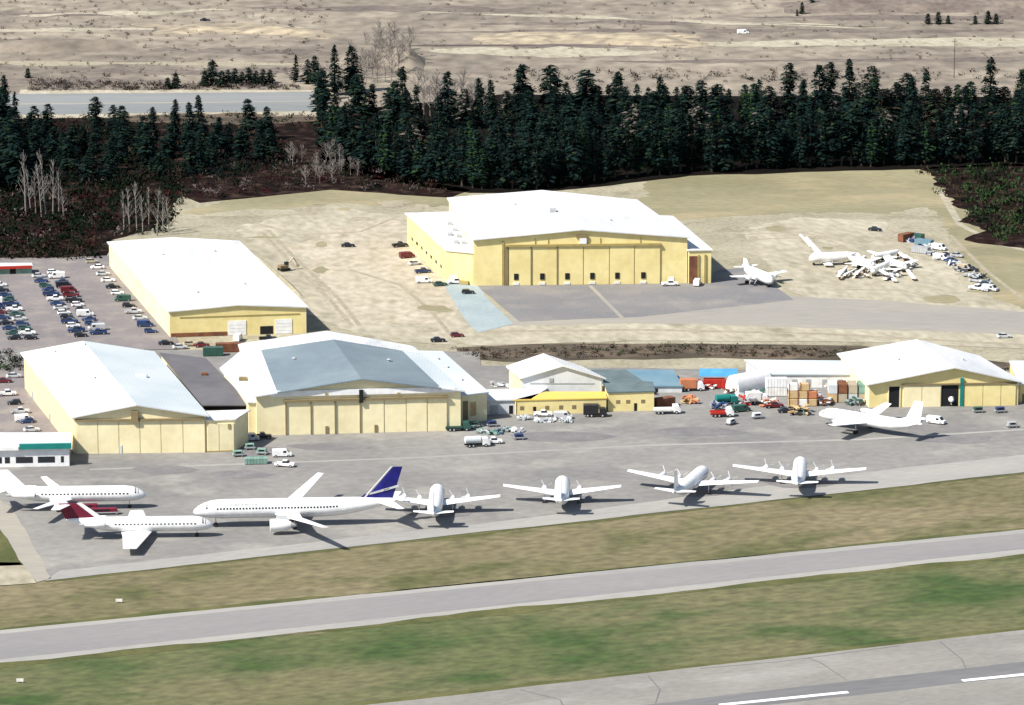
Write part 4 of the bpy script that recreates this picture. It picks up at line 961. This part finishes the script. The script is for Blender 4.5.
for t in (.105, .34, .56, .735):
    for sd in (0, 1):
        cc = R(8) if sd == 0 else math.pi - R(8); mb = MB(); pl.patch(mb, t - .0085, t + .0085, cc - .38, cc + .38); mb.build('door', M['lgrey'], pl.fus)
# left jet (white tail)
a, t_, hd, L = seg((146, 495), (-6, 493), 3.6, 4.6)
org = a - Vector((math.cos(hd), math.sin(hd), 0)) * L * .5; org.z = AZ0
pl = Plane('jet_airliner', 'white rear-engined jet airliner with white tail at the far left of the apron', org, hd, L, 2.05, 4.0, xn=.5)
pl.wins(.12, .68, 24)
pl.wing(16, 7, 1.8, 28, 1.6, 2.8, -1.5, .7); pl.fin(5.6, 8.2, 3.6, 45, 'white', .03, dorsal=5); pl.stab(6, 3.8, 1.6, 30, 5.2, .0)
pl.jet(-L * .30, 3.0, 4.6, .9, 6.0, 'white', True)
pl.gear(-3, 2.8, .5)
# red-tailed jet in front
a, t_, hd, L = seg((213, 524), (66, 521), 3.4, 4.6)
org = a - Vector((math.cos(hd), math.sin(hd), 0)) * L * .5; org.z = AZ0
pl = Plane('jet_airliner', 'white rear-engined jet with maroon fin and white tailplane, nearest the grass on the left', org, hd, L, 1.9, 3.5, xn=.5)
pl.wins(.12, .66, 22)
pl.wing(18, 8.0, 3.4, 10, .4, 1.7, -.3, .8); pl.fin(4.6, 9.0, 5.0, 52, 'maroon', .0, dorsal=3.0, edge='white'); pl.stab(5.8, 4.0, 2.2, 22, 8.6, -.075)
pl.jet(-L * .30, 2.8, 4.2, .8, 5.2, 'white', True)
pl.gear(-2.6, 2.6, .5)
# prop airliners
def prop4(name, label, px, py, hd, L, half, ztail, dia=1.95, fins=8.0, blade=2.1, m='white', engines=(.26, .5), group=None, zc=3.2, sweep=3):
    p = P(px, py); p.z = AZ0
    pl = Plane(name, label, p, hd, L, dia, zc, m, group=group, xn=.42)
    pl.wing(half, 5.4, 2.2, sweep, 2.0, zc - .9, .3, .75, m)
    pl.fin(fins * .72, 5.2, 2.2, 25, m, .02, dorsal=3); pl.stab(half * .31, 2.8, 1.5, 10, zc + 1.0, .03, m, .4)
    for i, f_ in enumerate(engines): pl.prop_engine(f_, .72, 5.4, blade, m, -.05)
    pl.gear(-.5, half * engines[0], .55); pl.wins(.14, .62, 14)
    return pl
RP = R(90)
prop4('propeller_airliner', 'white four-engined propeller aeroplane just right of the blue-tailed airliner', 436, 513, RP - .02, 31, 16.5, 0, group='propeller aeroplanes in a row')
prop4('propeller_airliner', 'white twin-engined propeller aeroplane with straight level wings, middle of the row', 562, 503, RP - .03, 26, 15.3, 0, 2.0, engines=(.30,), group='propeller aeroplanes in a row', blade=2.0)
prop4('propeller_airliner', 'white four-engined propeller aeroplane turned slightly, second from the right in the row', 692, 493, RP - .33, 30, 17.8, 0, 1.85, group='propeller aeroplanes in a row')
prop4('propeller_airliner', 'white four-engined propeller aeroplane at the right end of the row', 799, 484, RP - .10, 30, 17.6, 0, 1.85, group='propeller aeroplanes in a row')
# big freighter by the right hangar, nose left
a, t_, hd, L = seg((819, 412), (922, 424), 3.6, 4.8)
org = a - Vector((math.cos(hd), math.sin(hd), 0)) * L * .42; org.z = AZ0
pl = Plane('propeller_freighter', 'white propeller freighter seen from the side before the white-gabled hangar', org, hd, L, 1.8, 3.4, xn=.42)
pl.wing(15.5, 5.6, 2.4, 4, 2.0, 2.7, .3, .8); pl.fin(6.6, 5.2, 2.6, 28, 'white', .02, dorsal=3.5); pl.stab(5.6, 3.2, 1.6, 10, 4.6, .03)
for f_ in (.27, .5): pl.prop_engine(f_, .75, 5.4, 2.1, 'white')
pl.gear(-.5, 4.2, .55)
# plane near the largest hangar
a, t_, hd, L = seg((787, 294), (729, 268), 3, 4)
hd2 = hd
org = P(757, 283); org.z = .13
pl = Plane('propeller_aeroplane', 'white propeller aeroplane parked at the right end of the largest hangar pad', org, hd2, 20, 1.8, 2.8, xn=.5)
pl.wing(10, 4.8, 2.4, 3, .9, 2.2, .3, .7); pl.fin(2.8, 4.4, 2.4, 34, 'white', .02, dorsal=2.5); pl.stab(4.2, 2.8, 1.4, 10, 3.8, .03)
for f_ in (.27, .48): pl.prop_engine(f_, .7, 4.8, 1.8, 'white')
pl.gear(-.4, 3.5, .5)
# nose of an aeroplane standing inside the right hangar doorway
p = P(950, 405); p.z = AZ0
pl = Plane('small_aeroplane', 'small white aeroplane poking out of the dark doorway of the right hangar', p + Vector((0, 1.5, 0)), R(-88), 9, .9, 2.0, xn=.5)
pl.wing(1.9, 2, 1.5, 2, .2, 2.0, -.5, .2); pl.fin(1.6, 1.6, .9, 25); pl.gear(-.4, 1.1, .35)

# boneyard: stripped aeroplanes in a heap
GB = 'stripped aeroplanes on the gravel'
def derelict(px, py, hd, L, r, wingh, label, fin=True, eng=(), m='offwhite', engn=0):
    p = P(px, py); p.z = .08
    pl = Plane('scrapped_aeroplane', label, p, hd, L, r, r + .9, m, group=GB)
    if wingh: pl.wing(wingh, 3.6, 1.8, 4, .8, r + .5, .2, .5, m)
    if fin: pl.fin(3.8, 3.6, 1.8, 28, m, .02, dorsal=1.5); pl.stab(3.6, 2.0, 1.0, 10, r + 1.3, .03, m)
    for f_ in eng: pl.prop_engine(f_, .55, 3.2, 1.2, m)
    pl.gear(-.4, max(1.2, r), .4, .8); return pl
derelict(830, 265, R(-172), 16, 1.7, 0, 'rounded white stripped fuselage at the left of the scrap group', False)
derelict(862, 268, R(-50), 13, 1.2, 8, 'small white scrapped aeroplane right of the rounded fuselage', False, (.3,))
derelict(880, 274, R(-120), 14, 1.2, 8, 'off-white scrapped aeroplane low in the middle of the scrap group', False, (.3,))
derelict(896, 270, R(-60), 13, 1.2, 8, 'white scrapped aeroplane nearest the right end of the scrap group', False)
derelict(884, 261, R(-140), 13, 1.1, 7, 'white scrapped aeroplane at the back of the scrap group', False)
PAN = [((806, 240), (829, 268), 1.2, 3.0, .9, 'long white detached wing leaning left of the stripped fuselage'), ((800, 236), (812, 248), .9, 1.6, .5, 'short pale detached wing tip at the far left of the scrap group')]
rp = random.Random(12)
for k in range(14):
    x, y = 846 + (k % 7) * 10 + rp.uniform(-2, 2), 256 + (k // 7) * 15 + rp.uniform(-3, 3); dx, dy = rp.choice([-1, 1, 1]) * rp.uniform(6, 14), rp.uniform(5, 11)
    PAN.append(((x, y), (x + dx, y + dy), rp.uniform(.8, 1.4), rp.uniform(1.4, 2.4), rp.uniform(.5, 2.2), '%s loose wing panel, %s from the left in the %s line of the scrap group' % (rp.choice(['white', 'pale', 'dull']), ORD[k % 7], ['far', 'near'][k // 7])))
for (q0, q1, w0, w1, z, label) in PAN:
    a, c = P(*q0), P(*q1); e = empty('detached_wing', a); tag(e, label, 'wing panel', GB)
    d = c - a; n = Vector((-d.y, d.x, 0)).normalized()
    mb = MB(); rr = []
    for u, w__ in ((0, w0), (.5, (w0 + w1) / 2), (1, w1)):
        q = d * u; rr.append([q + n * (w__ * (.5 - s_)) + Vector((0, 0, z + h * .5)) for s_, h in AF])
    mb.loft(rr); mb.build('panel', M['offwhite'], e)
    for u in (.15, .85):
        q = d * u; mb = MB(); mb.box(q.x - .3, q.x + .3, q.y - .5, q.y + .5, 0, z - .1); mb.build('trestle', M['brown'], e)

# ------------------------------------------------------------------ trees
def fir_mesh(seed, Hh, Rr, dens=1.0, low=.08, pw=.72, wt=(5, 4, 1.2), cols=('fir1', 'fir2', 'fir3')):
    r = random.Random(seed); tk = MB(); tk.tube((0, 0, -.3), (0, 0, Hh * .96), Hh * .014, .04, 6)
    cr_ = MB(); ph = r.uniform(0, 60); nbr = int(230 * dens)
    for i in range(nbr):
        t = r.random() ** 1.25; z = Hh * (low + (1 - low) * t); a = r.uniform(0, 6.283)
        lump = .78 + .75 * noise.noise(Vector((math.cos(a) * 1.1 + ph, math.sin(a) * 1.1, z * .22)))
        rad = (Rr * (1 - t) ** pw * (.35 + .65 * min(1, t / .12)) + .15) * max(.3, lump)
        ca, sa = math.cos(a), math.sin(a); rr = rad * r.uniform(.75, 1.12)
        dz = -rr * r.uniform(.1, .4); wd = rr * r.uniform(.13, .24) + .15
        b0 = Vector((0, 0, z)); tip = Vector((rr * ca, rr * sa, z + dz)); mid = b0.lerp(tip, .6) + Vector((0, 0, .2)); side = Vector((-sa, ca, 0)) * wd
        cr_.cur = r.choices([0, 1, 2], wt)[0]
        cr_.add([b0, mid + side, tip, mid - side, mid + Vector((0, 0, r.uniform(.1, .4)))], [(0, 1, 4), (1, 2, 4), (2, 3, 4), (3, 0, 4)])
        for _ in range(5):
            q = b0.lerp(tip, r.uniform(.45, 1.08)) + side * r.uniform(-1.3, 1.3) + Vector((0, 0, r.uniform(-.5, .35))); s_ = r.uniform(.22, .5)
            cr_.add([q + Vector((r.uniform(-s_, s_), r.uniform(-s_, s_), r.uniform(-s_, s_))) for _ in range(3)], [(0, 1, 2)])
    cr_.add([(-.2, 0, Hh * .9), (.2, 0, Hh * .9), (0, .1, Hh * 1.02)], [(0, 1, 2)])
    return tk.mesh('trunk', M['bark']), cr_.mesh('crown', [M[c_] for c_ in cols])
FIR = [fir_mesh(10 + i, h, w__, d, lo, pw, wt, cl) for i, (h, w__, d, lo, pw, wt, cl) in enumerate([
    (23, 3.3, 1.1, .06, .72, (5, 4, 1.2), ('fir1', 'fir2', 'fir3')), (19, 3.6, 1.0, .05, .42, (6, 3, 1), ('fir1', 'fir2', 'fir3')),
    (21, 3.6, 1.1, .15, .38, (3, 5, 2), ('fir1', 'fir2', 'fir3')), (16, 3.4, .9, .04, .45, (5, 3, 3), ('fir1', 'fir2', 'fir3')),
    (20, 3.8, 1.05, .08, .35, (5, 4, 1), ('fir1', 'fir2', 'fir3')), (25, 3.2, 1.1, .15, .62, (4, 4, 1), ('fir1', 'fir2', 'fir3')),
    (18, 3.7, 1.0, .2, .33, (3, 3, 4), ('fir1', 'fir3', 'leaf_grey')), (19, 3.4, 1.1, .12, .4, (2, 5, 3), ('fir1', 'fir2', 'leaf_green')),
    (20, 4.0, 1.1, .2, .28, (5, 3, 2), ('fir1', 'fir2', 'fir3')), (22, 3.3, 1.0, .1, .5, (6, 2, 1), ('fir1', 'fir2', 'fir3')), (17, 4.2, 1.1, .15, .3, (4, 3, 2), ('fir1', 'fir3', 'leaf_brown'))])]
def fir(p, k, sc, label, group, cat='fir tree', nm='fir_tree', sxy=1.0):
    e = empty(nm, p, rng.uniform(0, 6.28)); e.scale = (sc * sxy, sc * sxy, sc); tag(e, label, cat, group)
    for n_, me in (('trunk', FIR[k][0]), ('crown', FIR[k][1])):
        o = bpy.data.objects.new(n_, me); COL.objects.link(o); o.parent = e
    return e
def inpoly(x, y, poly):
    c = False; n = len(poly)
    for i in range(n):
        x0, y0 = poly[i]; x1, y1 = poly[(i + 1) % n]
        if (y0 > y) != (y1 > y) and x < (x1 - x0) * (y - y0) / (y1 - y0) + x0: c = not c
    return c
def scatter(poly, n, mind, seed, maxtry=60):
    r = random.Random(seed); xs = [p[0] for p in poly]; ys = [p[1] for p in poly]; out = []
    for _ in range(n * maxtry):
        if len(out) >= n: break
        x, y = r.uniform(min(xs), max(xs)), r.uniform(min(ys), max(ys))
        if not inpoly(x, y, poly): continue
        q = P(x, y)
        if all((q - o_[0]).length > mind for o_ in out): out.append((q, x, y))
    return out
def front_y(x):
    pts = [(316, 150), (345, 162), (370, 172), (420, 182), (470, 189), (540, 190), (600, 182), (690, 173), (820, 168), (1024, 163), (1100, 162)]
    for a, c in zip(pts, pts[1:]):
        if x <= c[0]: return a[1] + (c[1] - a[1]) * (x - a[0]) / (c[0] - a[0])
    return 162
nf = 0
r = random.Random(21)
# front edge of the wood
x = 322
while x < 1045:
    p = P(x, front_y(x) - r.uniform(0, 3)); zone = 'left' if x < 500 else ('middle' if x < 760 else 'right')
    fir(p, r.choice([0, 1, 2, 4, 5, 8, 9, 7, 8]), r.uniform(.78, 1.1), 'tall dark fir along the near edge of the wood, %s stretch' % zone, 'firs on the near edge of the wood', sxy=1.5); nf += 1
    x += r.uniform(9, 13)
for q, x, y in scatter([(330, 128), (400, 128), (480, 120), (1040, 112), (1040, 158), (820, 163), (690, 168), (600, 177), (540, 184), (470, 182), (400, 172), (335, 150)], 84, 9.0, 5):
    zone = 'left' if x < 500 else ('middle' if x < 760 else 'right')
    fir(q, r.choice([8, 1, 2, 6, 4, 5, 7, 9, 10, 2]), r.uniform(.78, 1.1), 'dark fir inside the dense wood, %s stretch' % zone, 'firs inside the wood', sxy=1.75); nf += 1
x = 335
while x < 1045:
    if not (410 < x < 470 and r.random() < .6):
        p = P(x, 128 - (x - 335) * .015 + r.uniform(-6, 3)); zone = 'left' if x < 500 else ('middle' if x < 760 else 'right')
        fir(p, r.choice([8, 1, 2, 6, 7, 4, 10, 9]), r.choice([.6, .7, .75, .8, .85, 1.15]) * r.uniform(.92, 1.05), 'dark fir on the far edge of the wood, %s stretch' % zone, 'firs on the far edge of the wood', sxy=1.6); nf += 1
    x += r.uniform(11, 18)
# left wood below the highway
for q, x, y in scatter([(-40, 130), (60, 132), (110, 128), (262, 134), (285, 150), (280, 164), (250, 174), (160, 180), (60, 190), (-40, 200)], 66, 6.2, 15):
    zone = 'below the highway' if x > 60 else 'at the left edge'
    big_ = x < 22
    fir(q, r.choice([1, 4, 2, 5, 1]), (r.uniform(.95, 1.15) if big_ else r.uniform(.5, .72)), ('tall dark fir in the wood %s' if big_ else 'short dark fir in the wood %s') % zone, 'firs in the left wood', sxy=2.1); nf += 1
for i, (x, y, sc) in enumerate([(6, 150, 1.15), (16, 152, 1.0), (-8, 150, 1.2)]): fir(P(x, y), [5, 0, 2][i], sc, 'very tall black fir at the left photo edge, ' + ['middle', 'right', 'left'][i] + ' one', 'firs at the left photo edge', sxy=1.4)
for i, (x, y, sc, t) in enumerate([(176, 88, .40, 'small round dark fir left of the pair above the highway'), (168, 89, .3, 'lowest dark fir above the highway'), (213, 84, .62, 'tallest dark fir above the highway'), (205, 86, .4, 'dark fir leaning against the tallest one above the highway'), (222, 87, .42, 'dark fir right of the tallest one above the highway'), (28, 78, .26, 'small dark bush-like fir alone on the far left of the gravel pit')]):
    fir(P(x, y), 3, sc, t, None, sxy=2.3)
for i, x in enumerate(range(228, 276, 7)): fir(P(x, 83 + (i % 3)), 1, .30 + .05 * (i % 2), 'low green fir, %s from the left in the hedge-like line above the highway' % ORD[i], 'low firs above the highway', sxy=2.8)
for i, (x, y, sc) in enumerate([(296, 82, .5), (308, 84, .55), (315, 86, .6), (322, 100, .8), (322, 118, .9), (335, 95, .9), (352, 92, 1.0)]): fir(P(x, y), i % 5, sc, 'dark fir by the right end of the highway, %s from the left' % ORD[i], 'firs at the right end of the highway', sxy=1.8)
for i, (x, y, sc) in enumerate([(802, 14, .35), (812, 6, .4), (797, 16, .2)]): fir(P(x, y), 3, sc, 'tiny dark fir on the dark pit bank, %s' % ['middle', 'rightmost', 'leftmost'][i], 'tiny firs on the pit bank', sxy=1.6)
for i, (x, sc) in enumerate([(928, .3), (938, .35), (948, .25), (975, .25), (988, .38), (996, .3)]): fir(P(x, 24), 3, sc, 'low dark bush-like fir, %s from the left at the top right of the pit' % ORD[i], 'low firs at the top right', sxy=2.2)
print('FIRS', nf)
# bare trees
def bare_mesh(seed, Hh, up=.75, n=26, spread=.35):
    r = random.Random(seed); tk = MB(); cr_ = MB()
    lean = Vector((r.uniform(-.06, .06), r.uniform(-.06, .06), 1))
    tk.tube((0, 0, -.2), lean * Hh * .55, Hh * .016, Hh * .009, 6); tk.tube(lean * Hh * .55, lean * Hh * .98, Hh * .009, .03, 5)
    for i in range(n):
        z = Hh * r.uniform(.25, .92); a = r.uniform(0, 6.28); l = (Hh - z) * spread * r.uniform(.8, 1.6) + Hh * .06
        b0 = lean * z; d = Vector((math.cos(a), math.sin(a), r.uniform(up, up + .8))).normalized(); e_ = b0 + d * l
        cr_.tube(b0, e_, Hh * .0045 + .03, .03, 4)
        for _ in range(5):
            u = r.uniform(.3, 1); q = b0.lerp(e_, u); d2 = (d + Vector((r.uniform(-.8, .8), r.uniform(-.8, .8), r.uniform(-.2, .7)))).normalized()
            cr_.tube(q, q + d2 * l * r.uniform(.25, .5), .04, .02, 3)
    return tk, cr_
BARE = {}
for nm_, mt, ht in (('pale', 'birch', 16), ('grey', 'greybark', 12)):
    BARE[nm_] = []
    for k in range(3):
        a, c = bare_mesh(50 + k + len(nm_), ht, 1.3 if nm_ == 'pale' else .75, 20 if nm_ == 'pale' else 30, .16 if nm_ == 'pale' else .4); BARE[nm_].append((a.mesh('trunk', M[mt]), c.mesh('branches', M[mt])))
def bare(p, kd, k, sc, label, group):
    e = empty('bare_tree', p, rng.uniform(0, 6)); e.scale = (sc,) * 3; tag(e, label, 'bare tree', group)
    for n_, me in (('trunk', BARE[kd][k % 3][0]), ('branches', BARE[kd][k % 3][1])):
        o = bpy.data.objects.new(n_, me); COL.objects.link(o); o.parent = e
for i, (x, y, sc) in enumerate([(26, 217, 1.55), (31, 213, 1.1), (36, 215, 1.0), (42, 218, 1.3), (46, 214, 1.5), (53, 218, 1.35), (59, 216, 1.1), (64, 219, .9)]): bare(P(x, y), 'pale', i, sc, 'pale bare tree, %s from the left in the tall clump over the far left lot' % ORD[i], 'pale bare trees on the left')
for i, (x, y, sc) in enumerate([(124, 230, .9), (130, 233, 1.0), (137, 230, 1.1), (143, 234, .9), (149, 231, 1.0), (157, 236, 1.1), (163, 233, .85), (169, 232, .8)]): bare(P(x, y), 'pale', i + 1, sc, 'pale bare tree, %s from the left in the clump behind the long hangar' % ORD[i], 'pale bare trees behind the long hangar')
r = random.Random(4)
for i, (q, x, y) in enumerate(scatter([(345, 70), (375, 45), (410, 55), (425, 78), (380, 84), (345, 84)], 34, 2.5, 9)): bare(q, 'grey', i, r.uniform(.7, 1.25), 'grey bare tree in the thicket on the spoil heap above the wood', 'bare trees on the spoil heap')
for i, (q, x, y) in enumerate(scatter([(415, 105), (480, 100), (490, 125), (430, 130)], 22, 3, 19)): bare(q, 'grey', i, r.uniform(.9, 1.3), 'brownish bare tree in the gap at the left part of the wood', 'bare trees within the wood')
for i, (q, x, y) in enumerate(scatter([(285, 160), (345, 150), (360, 180), (300, 186)], 20, 3, 29)): bare(q, 'grey', i, r.uniform(.5, .8), 'grey bare tree on the brushy slope at the left end of the wood', 'bare trees on the brushy slope')
# undergrowth
def clumps(name, poly, n, size, mats, wts, seed, hgt=1.0, up=.6):
    r = random.Random(seed); mb = MB(); xs = [p[0] for p in poly]; ys = [p[1] for p in poly]; c = 0
    while c < n:
        x, y = r.uniform(min(xs), max(xs)), r.uniform(min(ys), max(ys))
        if not inpoly(x, y, poly): continue
        q = P(x, y); c += 1; s = size * r.uniform(.5, 1.4); mb.cur = r.choices(range(len(mats)), wts)[0]
        g_ = lambda: max(-.9, min(.9, r.gauss(0, .42)))
        for _ in range(30):
            d = Vector((g_(), g_(), abs(g_()) * hgt)) * s
            t = min(s * .22, .75)
            mb.add([q + d + Vector((r.uniform(-t, t), r.uniform(-t, t), r.uniform(-t, t * 1.5))) for _ in range(3)], [(0, 1, 2)])
    o = mb.build(name, [M[m_] for m_ in mats]); o['kind'] = 'stuff'; return o
def und(o, label): o['label'] = label; o['category'] = 'undergrowth'
und(clumps('undergrowth', [(-40, 180), (170, 176), (190, 196), (160, 235), (112, 238), (100, 260), (40, 260), (-40, 260)], 760, 2.9, ['leaf_brown', 'leaf_red', 'leaf_dark', 'leaf_grey'], [2.5, 1.6, 7, .4], 3), 'reddish brown and dark brush behind the parking lot')
und(clumps('undergrowth', [(180, 172), (300, 158), (345, 160), (460, 190), (440, 196), (330, 188), (200, 200)], 260, 1.9, ['leaf_brown', 'leaf_red', 'leaf_dark', 'leaf_grey'], [4, .8, 2, 2], 4), 'low brown brush on the slope left of the wood')
und(clumps('undergrowth', [(916, 172), (1060, 164), (1060, 250), (1020, 238), (1000, 243), (978, 226), (968, 224), (955, 198), (938, 194)], 210, 3.4, ['leaf_dark', 'leaf_green', 'leaf_brown', 'leaf_red'], [4, 5, 1.5, .25], 5), 'dark green shrubs in the corner right of the wood')
und(clumps('undergrowth', [(450, 349), (700, 346), (860, 350), (1030, 372), (1030, 380), (860, 360), (700, 356), (480, 360)], 420, 1.1, ['leaf_dark', 'leaf_green', 'leaf_brown', 'leaf_grey'], [2, 2, 4, 2], 6), 'low weeds along the ditch behind the apron buildings')
und(clumps('undergrowth', [(-20, 352), (22, 352), (24, 372), (-20, 372)], 50, 1.8, ['leaf_dark', 'leaf_green', 'leaf_brown'], [3, 1.5, 1], 7), 'dark shrubs behind the left hangar')
und(clumps('undergrowth', [(30, 118), (320, 114), (325, 128), (30, 132)], 130, 1.8, ['leaf_brown', 'leaf_dark', 'leaf_red'], [3, 3, 1], 8), 'brown brush along the near side of the highway')
und(clumps('undergrowth', [(30, 80), (160, 84), (300, 86), (300, 90), (30, 91)], 330, 1.6, ['leaf_brown', 'leaf_dark', 'leaf_grey'], [3, 1, 3], 9), 'low scrub along the far side of the highway')
und(clumps('undergrowth', [(0, 0), (330, 0), (330, 78), (0, 78)], 420, 1.1, ['leaf_brown', 'leaf_dark', 'leaf_grey'], [3, 2, 3], 10), 'scattered low scrub over the gravel pit on the left')
und(clumps('undergrowth', [(420, 0), (1024, 0), (1024, 60), (420, 60)], 330, 1.0, ['leaf_brown', 'leaf_dark', 'leaf_grey'], [3, 1.5, 3], 11), 'scattered low scrub over the gravel pit on the right')
und(clumps('undergrowth', [(480, 70), (1040, 70), (1040, 80), (480, 84)], 160, 1.6, ['leaf_brown', 'leaf_dark', 'leaf_red'], [3, 3, 1], 12), 'dark brush line behind the wood')
und(clumps('undergrowth', [(-40, 132), (60, 134), (110, 132), (270, 140), (300, 150), (270, 176), (160, 184), (60, 190), (-40, 200)], 420, 4.2, ['leaf_dark', 'fir1', 'leaf_brown', 'leaf_red'], [5, 6, 1, .4], 13, 1.5), 'black-green thicket between the firs of the left wood')
und(clumps('undergrowth', [(330, 124), (480, 120), (1040, 112), (1040, 160), (820, 165), (690, 170), (600, 180), (540, 187), (470, 186), (400, 174), (335, 152)], 760, 4.4, ['leaf_dark', 'fir1', 'fir2'], [3, 6, 2], 14, 1.8), 'black-green thicket between the firs of the long wood')
# infield markers and poles
for x, y, t in ((119, 603, 'small white marker board on the grass between apron and taxiway'), (20, 683, 'small white marker board on the grass at the lower left')):
    e = empty('marker_board', P(x, y)); tag(e, t, 'marker')
    mb = MB(); mb.box(-.8, .8, -.12, .12, .35, 1.0); mb.build('board', M['offwhite'], e)
    for s_ in (-.6, .6): mb = MB(); mb.box(s_ - .06, s_ + .06, -.06, .06, 0, .35); mb.build('leg', M['grey'], e)
e = empty('utility_pole', P(954, 78)); tag(e, 'thin utility pole above the right part of the wood', 'pole')
mb = MB(); mb.tube((0, 0, -.2), (0, 0, 17), .18, .12); mb.build('mast', M['bark'], e); mb = MB(); mb.box(-1.2, 1.2, -.08, .08, 15.6, 15.8); mb.build('crossarm', M['bark'], e)
S.cycles.max_bounces = 5
print('OBJ', len(bpy.data.objects))
